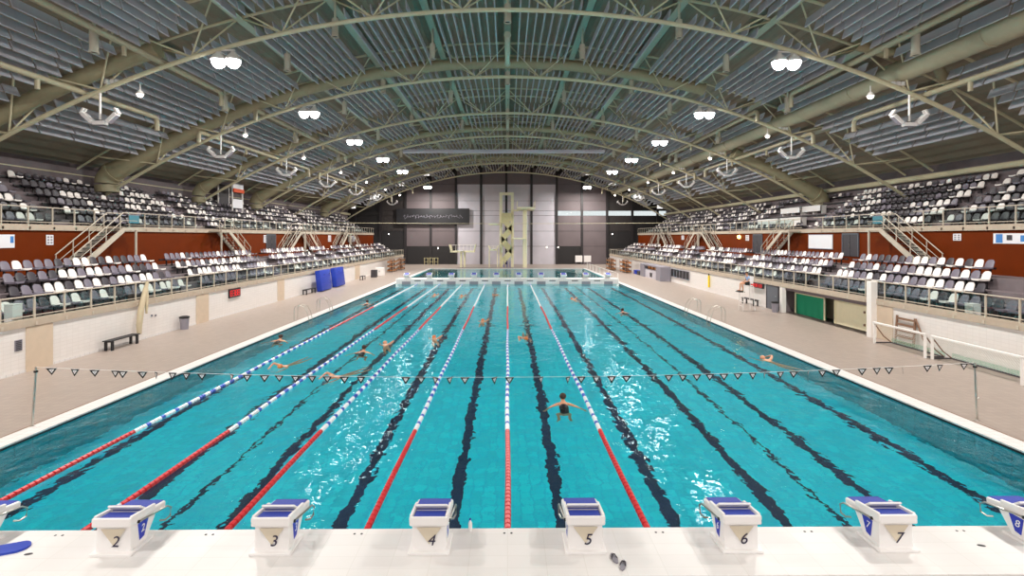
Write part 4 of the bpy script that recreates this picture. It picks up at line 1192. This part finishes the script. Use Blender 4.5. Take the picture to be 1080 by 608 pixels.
stored_goal(33.0, 3.2, 'cream', True, 'goal with bright green net stored below the right stand')
stored_goal(29.0, 2.8, 'cream', False, 'cream board on a frame stored beside the green net')
for i, (dy) in enumerate((-.2, .15)):
    t = thing('goal_pole', 'dark upright pole between board and pillar below the right stand, %s of two' % nth(i+1), 'pole', (XR+.5, 27.15+dy, DZ))
    b = MB(); b.tube([(0,0,0),(0,0,1.5)], .04, 8); b.build('shaft', M['brown'], t)
    b = MB(); b.lathe([(0,0),(.09,0),(.09,.03),(0,.04)], (0,0,0), 10); b.build('foot', M['brown'], t)

# water polo goals on the near right deck
def polo_goal(pa, pb, h, dep, lab):
    a, c = gnd(*pa, DZ), gnd(*pb, DZ); xx = min(17.95, (a.x+c.x)/2)
    t = thing('water_polo_goal', lab, 'goal', (xx, c.y, DZ)); w = a.y - c.y
    for y in (0, w):
        b = MB(); b.rbox((0,y,h/2),(.09,.09,h),.015); b.build('post', M['whitemetal'], t)
        b = MB(); b.tube([(0,y,h-.05),(dep*.55,y,.35),(dep,y,.06)], .025, 8); b.build('brace', M['brown'], t)
        b = MB(); b.tube([(0,y,.05),(dep,y,.05)], .03, 8); b.build('base_bar', M['dark'], t)
    b = MB(); b.rbox((0,w/2,h),(.09,w+.09,.09),.015); b.build('crossbar', M['whitemetal'], t)
    b = MB(); b.tube([(dep,0,.05),(dep,w,.05)], .03, 8); b.build('rear_bar', M['dark'], t)
    b = MB(); n = int(w/.11); q = 10
    def S_(u, v): return Vector((dep*v*(1-.12*math.sin(PI*v)), w*u, h*(1-v)**.85*.98 + .05*v - .06*math.sin(PI*u)*math.sin(PI*v)))
    for k in range(n+1): b.tube([S_(k/n, j/8) for j in range(9)], .0055, 3, 0, False)
    for j in range(1, q): b.tube([S_(k/12, j/q) for k in range(13)], .0055, 3, 0, False)
    b.build('net', M['whitenet'], t)
    b = MB()
    for k in range(int(w/.05)+1): 
        y = w*k/int(w/.05); b.tube([(dep+.02,y,.05),(dep+.03,y,.26)], .005, 3, 0, False)
    for j in range(6): b.tube([(dep+.02,0,.06+.04*j),(dep+.02,w,.06+.04*j)], .005, 3, 0, False)
    b.build('green_hem', M['greennet'], t)
polo_goal((922, 362.5), (976, 378), 1.02, .82, 'white water polo goal with white net on the right deck, farther one')
polo_goal((994, 379.5), (1079.5, 407), .98, .82, 'white water polo goal with white net on the right deck, nearer one at the edge')
# folded brown trestles against the wall
t = thing('folded_table', 'brown wooden folded trestle leaning on the right wall behind the goals', 'trestle', (XR-.16, 24.1, DZ))
R = Matrix.Rotation(.06, 3, 'Y')
for sy in (-.55, .55):
    b = MB(); b.box((0,sy,.7),(.06,.09,1.4),R); b.build('side_rail', M['brown'], t)
for k in range(5):
    b = MB(); b.box((.06*(k*.28-.6),0,.15+.28*k),(.05,1.1,.1),R); b.build('slat', M['brown'], t)
b = MB(); b.tube([(-.02,-1.35,.05),(.03,-.6,1.36)], .04, 6); b.build('stay', M['brown'], t)

# rolled canvas that hangs over the left railing
y0 = side(144, XL+.1)[0]
t = thing('hanging_canvas', 'yellowish rolled canvas hanging over the left railing down the white wall', 'canvas', (XL+.28, y0, 0))
b = MB(); b.tube([(.02,.5,3.0),(0,.35,2.6),(.05,.12,2.1),(.08,-.08,1.5),(.06,-.15,.9),(.06,-.15,.45)], [.07,.1,.12,.14,.13,.1], 12); b.build('roll', M['canvas'], t, True)
b = MB(); b.tube([(.03,.45,2.9),(.12,.3,2.2),(.12,.28,1.4)], [.03,.09,.05], 8); b.build('loose_fold', M['canvas'], t, True)
b = MB(); b.tube([(-.2,.45,2.92),(.1,.47,3.0)], .03, 8); b.build('tie', M['railing'], t)
# light switch pair etc. on the walls
for i, px in enumerate((160, 164)):
    y_, z_ = side(px, XL+.05, 333); t = thing('wall_socket', 'small grey socket on the left white wall, %s of a pair' % nth(i+1), 'socket', (XL+.05, y_, z_))
    b = MB(); b.rbox((.01,0,0),(.03,.12,.1),.008); b.build('plate', M['grey'], t)
    b = MB(); b.lathe([(0,0),(.025,0),(.025,.01),(0,.01)],(.03,0,0),10,0,Matrix.Rotation(PI/2,3,'Y')); b.build('hole', M['dark'], t)

# ------------------------------------------------------------------ on the rust-red walls
def wall_item(s, Xf, pa, pb, name, lab, cat, fn, dz=None):
    X = Xf(RX) - s*.012*1; ya, za = side(pa[0], X, pa[1]); yb, zb = side(pb[0], X, pb[1])
    y0, y1, z0, z1 = min(ya,yb), max(ya,yb), min(za,zb), min(UPZ-.3, max(za,zb))
    t = thing(name, lab, cat, (X, (y0+y1)/2, (z0+z1)/2)); fn(t, y1-y0, z1-z0, s); return t
def poster(t, w, h, s):
    b = MB(); b.box((-s*.01,0,0),(.02,w,h)); b.build('sheet', M['poster'], t)
    b = MB(); b.box((-s*.024,s*w*-.37,-.0),(.006,w*.16,h*.6)); b.build('blue_picture', M['pblue'], t)
    b = MB(); b.box((-s*.024,s*w*.02,.08*h),(.006,w*.16,h*.5)); b.build('dark_picture', M['dark'], t)
    b = MB(); b.box((-s*.024,s*w*.32,.0),(.006,w*.2,h*.85)); b.build('blue_picture', M['pblue'], t)
def left_poster(t, w, h, s):
    b = MB(); b.box((-s*.01,0,0),(.02,w,h)); b.build('sheet', M['poster'], t)
    b = MB(); b.box((-s*.024,w*.36,.12*h),(.006,w*.17,h*.5)); b.build('blue_picture', M['pblue'], t)
def sign(t, w, h, s):
    b = MB(); b.box((-s*.01,0,0),(.02,w,h)); b.build('plate', M['poster'], t)
    for k in range(3):
        for j in (-1, 1):
            b = MB(); b.box((-s*.023, j*w*.22, h*(.28-.28*k)),(.006,w*.28,h*.18)); b.build('pictogram', M['grey'], t)
def board(t, w, h, s):
    b = MB(); b.box((-s*.03,0,0),(.06,w,h)); b.build('panel', M['poster'], t)
    b = MB(); b.box((-s*.03,0,h/2),(.08,w+.06,.05)); b.box((-s*.03,0,-h/2),(.08,w+.06,.05)); b.build('frame', M['grey'], t)
def ddoor(t, w, h, s):
    for j in (-1, 1):
        b = MB(); b.box((-s*.03,j*w*.25,0),(.05,w*.48,h)); b.build('leaf', M['dark'], t)
    b = MB(); b.box((-s*.04,w*.52,0),(.08,.08,h)); b.box((-s*.04,-w*.52,0),(.08,.08,h)); b.box((-s*.04,0,h/2+.04),(.08,w*1.06,.08)); b.build('frame', M['doorgrey'], t)
    b = MB(); b.box((-s*.07,0.08,0),(.03,.03,.3)); b.build('handle', M['steel'], t)
def amber(t, w, h, s):
    b = MB(); b.box((-s*.03,0,0),(.06,.3,.3)); b.build('backplate', M['doorgrey'], t)
    b = MB(); b.ball((-s*.14,0,0), .2, 12); b.build('globe', M['amber'], t, True)
wall_item(-1, XfL, (-6, 247.5), (15, 261.5), 'wall_poster', 'white poster with blue picture at the near end of the left rust wall', 'poster', left_poster)
wall_item(-1, XfL, (48.5, 248), (56, 258.5), 'wall_notice', 'small white notice on the left rust wall beside the stairs', 'notice', sign)
wall_item(1, XfR, (1048, 241), (1085, 257.5), 'wall_poster', 'long white poster with blue pictures on the right rust wall', 'poster', poster)
wall_item(1, XfR, (1005.5, 244), (1014, 254), 'wall_notice', 'small white notice on the right rust wall beside the poster', 'notice', sign)
wall_item(1, XfR, (853.5, 245.5), (878.5, 263), 'white_board', 'blank white board on the right rust wall beside the dark double door', 'board', board)
wall_item(1, XfR, (889.5, 243.5), (905.5, 271), 'double_door', 'dark double door in the right rust wall beside the white board', 'door', ddoor)
wall_item(1, XfR, (795, 243), (804, 268), 'double_door', 'dark double door in the right rust wall near the amber lamp', 'door', ddoor)
wall_item(-1, XfL, (281, 245), (290, 262), 'double_door', 'dark double door in the left rust wall', 'door', ddoor)
wall_item(1, XfR, (778, 245), (784, 252), 'wall_lamp', 'glowing amber globe lamp on the right rust wall', 'lamp', amber)
for i, (a, c) in enumerate((((786.5, 246), (790, 254)), ((719, 247), (721.5, 253)))):
    wall_item(1, XfR, a, c, 'wall_notice', ['small white notice beside the amber globe lamp', 'small white notice on the far right rust wall'][i], 'notice', sign)
for i, (a, c) in enumerate((((278, 248), (281, 256)), ((346, 247), (349, 255)), ((367, 248), (374, 255)))):
    wall_item(-1, XfL, a, c, 'wall_notice', 'small white notice on the far left rust wall, %s of three' % nth(i+1), 'notice', sign)
# teal pane signs on the stair landings
for s, sn, Xf, px in ((-1, 'left', XfL, 141), (1, 'right', XfR, 926)):
    y_, z_ = side(px, Xf(RX-.6), 229); t = thing('block_sign', 'small teal sign hanging on the first stair landing of the %s stand' % sn, 'sign', (Xf(RX-.62), y_, UPZ+.62))
    b = MB(); b.box((0,0,0),(.03,.85,.5)); b.build('panel', M['teal'], t)
    b = MB(); b.box((0,0,.26),(.05,.9,.04)); b.build('frame', M['grey'], t)
# white boxes among the seats
for s, x, y, z, lab in ((1, XR+.45, side(1026, XR+.45)[0], LOWZ, 'pale box standing behind the right railing glass'), (-1, XL-.5, side(14, XL-.5)[0], LOWZ+.55, 'small white box on the first row of the left stand')):
    t = thing('white_box', lab, 'box', (x, y, LOWZ))
    b = MB(); b.rbox((0,0,.3 if s > 0 else .4),(.34,.4,.58 if s > 0 else .8),.02); b.build('body', M['white'], t)
    b = MB(); b.rbox((0,0,.6 if s > 0 else .81),(.36,.42,.03),.008); b.build('lid', M['white'], t)

# press desks in the right upper stand
for i, (ya, yb, k) in enumerate(((45.0, 47.8, 3), (48.2, 51.6, 3), (45.2, 48.6, 1), (49.0, 53.0, 1))):
    x = XfR(RX+.85+TREAD*k+.3); z = UPZ+URISE*k
    t = thing('press_desk', 'long white desk in the upper right stand, %s' % ('higher row nearer end', 'higher row farther end', 'lower row nearer end', 'lower row farther end')[i], 'desk', (x, (ya+yb)/2, z)); w = yb-ya
    b = MB(); b.rbox((0,0,.74),(.6,w,.05),.01); b.build('desk_top', M['white'], t)
    b = MB(); b.box((-.26,0,.5),(.03,w-.05,.5)); b.build('front_panel', M['white'], t)
    for sy in (-w/2+.1, 0, w/2-.1):
        b = MB(); b.box((.1,sy,.36),(.4,.05,.72)); b.build('leg', M['whitemetal'], t)
# commentary cabin at the back of the left upper stand
yc, zc_ = side(241, -28.2, 212)
t = thing('commentary_cabin', 'small grey cabin with orange-red awning at the top of the left stand', 'cabin', (-28.0, yc, UPZ+URISE*4))
for sx in (-.7, .7):
    for sy in (-.95, .95):
        b = MB(); b.box((sx,sy,1.35),(.1,.1,2.7)); b.build('post', M['whitemetal'], t)
b = MB(); b.box((0,0,2.75),(1.6,2.1,.12)); b.build('roof', M['grey'], t)
b = MB(); b.rbox((.75,0,2.4),(.1,2.0,.6),.02); b.build('fascia', M['poster'], t)
b = MB(); b.rbox((.82,0,2.05),(.14,2.0,.38),.03); b.build('awning', M['orange'], t)
b = MB(); b.rbox((.7,0,.75),(.08,2.0,.9),.02); b.build('front_panel', M['poster'], t)
b = MB(); b.box((-.7,0,1.4),(.05,1.9,2.6)); b.build('rear_panel', M['dark'], t)
# ------------------------------------------------------------------ people
def skin_body(name, pts, edges, radii, sub=1, root=0):
    me = bpy.data.meshes.new('body_tmp'); me.from_pydata([tuple(p) for p in pts], edges, []); me.update()
    o = bpy.data.objects.new('body_tmp', me); COL.objects.link(o)
    md = o.modifiers.new('skin', 'SKIN'); md.use_smooth_shade = True; md.branch_smoothing = .4
    for i, r in enumerate(radii):
        v = me.skin_vertices[0].data[i]; v.radius = (r, r) if not isinstance(r, tuple) else r; v.use_root = (i == root)
    ss = o.modifiers.new('sub', 'SUBSURF'); ss.levels = sub; ss.render_levels = sub
    dg = bpy.context.evaluated_depsgraph_get(); out = bpy.data.meshes.new_from_object(o.evaluated_get(dg))
    bpy.data.objects.remove(o); bpy.data.meshes.remove(me); out.name = name; out.shade_smooth(); return out

class Rig:
    def __init__(s): s.p = []; s.e = []; s.r = []; s.n = {}
    def j(s, name, pos, r, parent=None):
        s.p.append(Vector(pos)); s.r.append(r); i = len(s.p)-1; s.n[name] = i
        if parent is not None: s.e.append((s.n[parent], i))
        return i
    def hand(s, pre, wrist, fdir, up, spread=1.):
        """palm and five bent fingers beyond a wrist joint; fdir the fingers' direction, up the back of the hand"""
        w = s.p[s.n[wrist]]; f = Vector(fdir).normalized(); u = Vector(up).normalized(); sd = f.cross(u).normalized()
        s.j(pre+'palm', w + f*.06, (.034,.02), wrist)
        for k, (o, l) in enumerate(((-.032,.062),(-.011,.075),(.011,.07),(.03,.055))):
            b0 = w + f*.1 + sd*o*spread; s.j(pre+'k%d' % k, b0, .0105, pre+'palm')
            m = b0 + f*l*.55 - u*.006 + sd*o*.15; s.j(pre+'m%d' % k, m, .009, pre+'k%d' % k)
            s.j(pre+'t%d' % k, m + f*l*.42 - u*.02, .0075, pre+'m%d' % k)
        b0 = w + f*.035 - sd*.038; s.j(pre+'th', b0, .012, pre+'palm'); s.j(pre+'tt', b0 + f*.045 - sd*.028 - u*.008, .009, pre+'th')
    def build(s, name, sub=1): return skin_body(name, s.p, s.e, s.r, sub, s.n['pelvis'])
def face_on(parent, c, fwd, up, mskin, sc=1.):
    """nose, eyes, mouth and ears as small parts of a head of radius about .1 at c"""
    f = Vector(fwd).normalized(); u = Vector(up).normalized(); r = f.cross(u).normalized()
    b = MB(); b.ball(c + f*.105*sc - u*.01*sc, .018*sc, 8, 0, (1,1,1.2)); b.build('nose', mskin, parent, True)
    for k in (-1, 1):
        b = MB(); b.ball(c + f*.088*sc + r*k*.034*sc + u*.018*sc, .011*sc, 8); b.build('eye', M['black'], parent, True)
        b = MB(); b.ball(c + r*k*.092*sc - f*.005*sc, .024*sc, 8, 0, (.7,.7,1.2)); b.build('ear', mskin, parent, True)
    b = MB(); b.ball(c + f*.092*sc - u*.045*sc, .02*sc, 8, 0, (1,1,.35)); b.build('mouth', M['brown'], parent, True)
def skull(rig, neck, c, fwd, up):
    f = Vector(fwd).normalized(); u = Vector(up).normalized(); c = Vector(c)
    rig.j('jaw', c - u*.07 + f*.03, .062, neck); rig.j('head', c + u*.01, .096, 'jaw'); rig.j('crown', c + u*.075 - f*.01, .078, 'head')

# --- swimmers (local: head towards +y, water level z = 0)
def swimmer_breast(lab, cat='person'):
    R = Rig(); t = thing('person', lab, cat)
    R.j('pelvis', (0,-.5,-.32), (.15,.105)); R.j('waist', (0,-.36,-.2), (.13,.095), 'pelvis'); R.j('chest', (0,-.16,-.04), (.165,.115), 'waist'); R.j('neckb', (0,.0,.06), (.075,.07), 'chest'); R.j('neck', (0,.06,.11), .056, 'neckb')
    skull(R, 'neck', (0,.12,.2), (0,1,-.1), (0,.1,1))
    for s, n in ((-1,'l'),(1,'r')):
        R.j(n+'sh', (s*.2,-.03,.0), .062, 'neckb'); R.j(n+'el', (s*.4,-.2,-.02), .045, n+'sh'); R.j(n+'wr', (s*.56,-.42,-.05), .031, n+'el'); R.hand(n, n+'wr', (s*.5,-.8,-.08), (0,0,1))
        R.j(n+'hip', (s*.11,-.48,-.42), .1, 'pelvis'); R.j(n+'kn', (s*.2,-.16,-.66), .068, n+'hip'); R.j(n+'an', (s*.17,-.46,-.86), .043, n+'kn'); R.j(n+'ft', (s*.25,-.5,-.98), .036, n+'an')
    me = R.build('swimmer_body', 2); me.materials.append(M['skin']); o = bpy.data.objects.new('body', me); COL.objects.link(o); o.parent = t
    Q = Rig(); Q.j('pelvis', (0,-.52,-.34), (.162,.118)); Q.j('w', (0,-.36,-.195), (.143,.108), 'pelvis'); Q.j('c', (0,-.17,-.035), (.172,.128), 'w'); Q.j('u', (0,-.07,.02), (.12,.1), 'c')
    me = Q.build('suit_mesh', 2); me.materials.append(M['suit']); o = bpy.data.objects.new('swimsuit', me); COL.objects.link(o); o.parent = t
    b = MB(); b.ball((0,.105,.235), .108, 14, 0, (1,1.08,.92)); b.ball((0,.03,.21), .055, 10); b.build('hair', M['hair'], t, True)
    face_on(t, Vector((0,.12,.21)), (0,1,-.05), (0,.05,1), M['skin'])
    return t
def swimmer_crawl(lab, capm):
    R = Rig(); t = thing('person', lab, 'person')
    R.j('pelvis', (0,-.66,-.13), (.15,.105)); R.j('waist', (0,-.44,-.1), (.13,.095), 'pelvis'); R.j('chest', (.0,-.2,-.06), (.165,.115), 'waist'); R.j('neckb', (0,.0,-.01), (.075,.07), 'chest'); R.j('neck', (0,.07,.01), .056, 'neckb')
    skull(R, 'neck', (0,.17,.06), (.35,.4,-.75), (0,1,.35))
    R.j('lsh', (-.2,-.02,-.02), .062, 'neckb'); R.j('lel', (-.24,.3,-.1), .045, 'lsh'); R.j('lwr', (-.2,.56,-.14), .031, 'lel'); R.hand('l', 'lwr', (0,1,-.1), (0,0,1))
    R.j('rsh', (.2,-.06,.05), .062, 'neckb'); R.j('rel', (.4,.08,.17), .045, 'rsh'); R.j('rwr', (.36,.34,.08), .031, 'rel'); R.hand('r', 'rwr', (-.1,.85,-.3), (0,.3,.8))
    for s, n in ((-1,'l'),(1,'r')):
        R.j(n+'hip', (s*.1,-.76,-.14), .1, 'pelvis'); R.j(n+'kn', (s*.11,-1.18,-.16+.05*s), .066, n+'hip'); R.j(n+'an', (s*.1,-1.58,-.12+.1*s), .043, n+'kn'); R.j(n+'ft', (s*.1,-1.78,-.1+.1*s), .03, n+'an')
    me = R.build('swimmer_body', 2); me.materials.append(M['skin']); o = bpy.data.objects.new('body', me); COL.objects.link(o); o.parent = t
    Q = Rig(); Q.j('pelvis', (0,-.6,-.125), (.16,.117)); Q.j('a', (0,-.72,-.13), (.163,.118), 'pelvis')
    me = Q.build('trunks_mesh', 2); me.materials.append(M['suit']); o = bpy.data.objects.new('swim_trunks', me); COL.objects.link(o); o.parent = t
    b = MB(); b.ball((0,.2,.085), .108, 14, 0, (1,1.05,.95)); b.build('swim_cap', capm, t, True)
    face_on(t, Vector((0,.17,.06)), (.35,.4,-.75), (0,1,.35), M['skin'])
    return t
M['capo'] = mat('orange_swim_cap', '#d98048', .45); M['capw'] = mat('pale_swim_cap', '#e6ddd4', .45)
sw = swimmer_breast('person in dark swimsuit doing breaststroke, nearest swimmer, right of the middle rope'); p = gnd(600.5, 424, .12); sw.location = (1.74, p.y+.1, .0)
crawl = swimmer_crawl('', M['skin']); crawl_o = swimmer_crawl('', M['capo']); used = set()
spots = [('b', 291, 358, 0, 'person with head above water near the left poolside, nearer one'), ('o', 299, 385, 2.9, 'person swimming just behind the flag line beside the outermost left rope'),
  ('b', 382, 370, 0, 'person with dark head above water between the two left inner ropes'), ('c', 416, 362, .3, 'person swimming with pale arms left of the splashes'), ('o', 458, 356, .2, 'person swimming in orange cap near the middle left lanes'),
  ('c', 354, 396, 2.6, 'person swimming low in the water just under the left flags'), ('o', 501, 338, 0, 'person swimming in orange cap two lanes left of the middle rope'),
  ('b', 397, 320, 0, 'person with head above water on the far outermost left rope'), ('o', 484, 312, 0, 'person swimming far away left of the middle rope, nearer the bulkhead'), ('c', 453, 311, 0, 'person swimming far away in the third lane'),
  ('o', 551, 356, 3.14, 'person swimming towards the camera just right of the middle rope'), ('b', 657, 329, 0, 'person with head above water in the far right open lanes'), ('c', 532, 311, 3.14, 'person swimming far away beside the middle rope'),
  ('c', 808, 378, .3, 'person swimming close to the right poolside just behind the flags'), ('o', 604, 315, .2, 'person swimming in orange cap far away in the right lanes')]
for k, px, py, rz, lab in spots:
    src = {'b': sw, 'c': crawl, 'o': crawl_o}[k]; p = gnd(px, py, .08)
    if p.x < 2.5:                                   # keep each swimmer inside a lane
        lane = math.floor(p.x/2.5)*2.5; p.x = max(lane + .95, min(lane + 1.55, p.x))
    p.x = max(-11.5, min(11.3, p.x)); loc = (p.x, p.y, -.03 if k != 'b' else -.02)
    if k != 'b' and k not in used: src.location = loc; src.rotation_euler = (0,0,rz); src['label'] = lab; used.add(k)
    else: dup(src, loc, rz, lab)

# --- the lifeguard on a tall chair beside the red clock
base = gnd(787.5, 328, DZ); cx, cy = base.x, base.y
t = thing('lifeguard_chair', 'tall white lifeguard chair on the right deck before the red clock', 'chair', (cx, cy, DZ))
for sx in (-.33, .33):
    for sy in (-.3, .3):
        b = MB(); b.tube([(sx*1.25, sy*1.15, 0), (sx, sy, 1.75)], .022, 8); b.build('leg', M['whitemetal'], t, True)
b = MB(); b.rbox((0.02,0,1.77),(.6,.56,.05),.015); b.build('seat', M['white'], t)
b = MB(); b.rbox((.34,0,2.15),(.04,.54,.5),.012, Matrix.Rotation(.12,3,'Y')); b.build('backrest', M['white'], t)
b = MB(); b.rbox((-.46,0,1.335),(.42,.6,.04),.012); b.build('footrest', M['black'], t)
for k in range(3):
    b = MB(); b.tube([(-.4+.02*k,-.33,.35+.32*k),(-.4+.02*k,.33,.35+.32*k)], .016, 6); b.build('rung', M['whitemetal'], t)
t = thing('person', 'lifeguard in light blue shirt and dark shorts sitting on the tall white chair', 'person', (cx, cy, DZ+1.835))
R = Rig()
R.j('pelvis', (.1,0,.1), (.135,.12)); R.j('waist', (.11,0,.28), (.12,.1), 'pelvis'); R.j('chest', (.09,0,.47), (.15,.12), 'waist'); R.j('neckb', (.05,0,.6), (.07,.06), 'chest'); R.j('neck', (.03,0,.68), .054, 'neckb')
skull(R, 'neck', (.0,0,.79), (-1,0,-.15), (-.1,0,1))
for s, n in ((-1,'l'),(1,'r')):
    R.j(n+'sh', (.07,s*.18,.56), .06, 'neckb'); R.j(n+'el', (.05,s*.25,.29), .043, n+'sh'); R.j(n+'wr', (-.18,s*.16,.2), .03, n+'el'); R.hand(n, n+'wr', (-1,-s*.2,-.1), (0,0,1))
    R.j(n+'hip', (.04,s*.09,.09), .095, 'pelvis'); R.j(n+'kn', (-.38,s*.12,.1), .066, n+'hip'); R.j(n+'an', (-.36-.06*s,s*.11,-.34), .04, n+'kn'); R.j(n+'heel', (-.35-.06*s,s*.11,-.39), .038, n+'an'); R.j(n+'toe', (-.55-.06*s,s*.12,-.42), .03, n+'heel')
me = R.build('lifeguard_body', 2); me.materials.append(M['skin']); o = bpy.data.objects.new('body', me); COL.objects.link(o); o.parent = t
Q = Rig(); Q.j('pelvis', (.11,0,.2), (.14,.125)); Q.j('c', (.09,0,.46), (.17,.14), 'pelvis'); Q.j('n', (.055,0,.6), (.09,.075), 'c')
for s, n in ((-1,'l'),(1,'r')): Q.j(n+'sh', (.07,s*.185,.555), .073, 'n'); Q.j(n+'sl', (.06,s*.225,.4), .062, n+'sh')
me = Q.build('shirt_mesh', 2); me.materials.append(M['lightblue']); o = bpy.data.objects.new('shirt', me); COL.objects.link(o); o.parent = t
Q = Rig(); Q.j('pelvis', (.1,0,.1), (.15,.13))
for s, n in ((-1,'l'),(1,'r')): Q.j(n+'h', (.02,s*.1,.1), .112, 'pelvis'); Q.j(n+'k', (-.24,s*.12,.105), .098, n+'h')
me = Q.build('shorts_mesh', 2); me.materials.append(M['suit']); o = bpy.data.objects.new('shorts', me); COL.objects.link(o); o.parent = t
b = MB(); b.ball((.015,0,.835), .105, 14, 0, (1.05,.95,.85)); b.build('hair', M['hair'], t, True)
face_on(t, Vector((0,0,.79)), (-1,0,-.15), (-.1,0,1), M['skin'])
for s in (-1, 1):
    b = MB(); b.rbox((-.45-.06*s,s*.115,-.44),(.28,.1,.05),.015); b.build('sandal', M['black'], t)
# ------------------------------------------------------------------ light
wd = bpy.data.worlds.new('world'); S.world = wd; wd.use_nodes = True
bg = wd.node_tree.nodes['Background']; bg.inputs[0].default_value = (1, .97, .94, 1); bg.inputs[1].default_value = WORLD  # added even fill that reaches the hall through its open rear
S.view_settings.view_transform = 'Standard'; S.view_settings.look = 'None'; S.view_settings.gamma = 1
S.view_settings.use_curve_mapping = False
S.view_settings.exposure = EXPO
S.cycles.max_bounces = 14; S.cycles.diffuse_bounces = 6; S.cycles.glossy_bounces = 4; S.cycles.transmission_bounces = 8; S.cycles.transparent_max_bounces = 16
S.cycles.blur_glossy = 1.0; S.cycles.sample_clamp_indirect = 8
S.cycles.use_denoising = True
S.cycles.sample_clamp_direct = 30.0
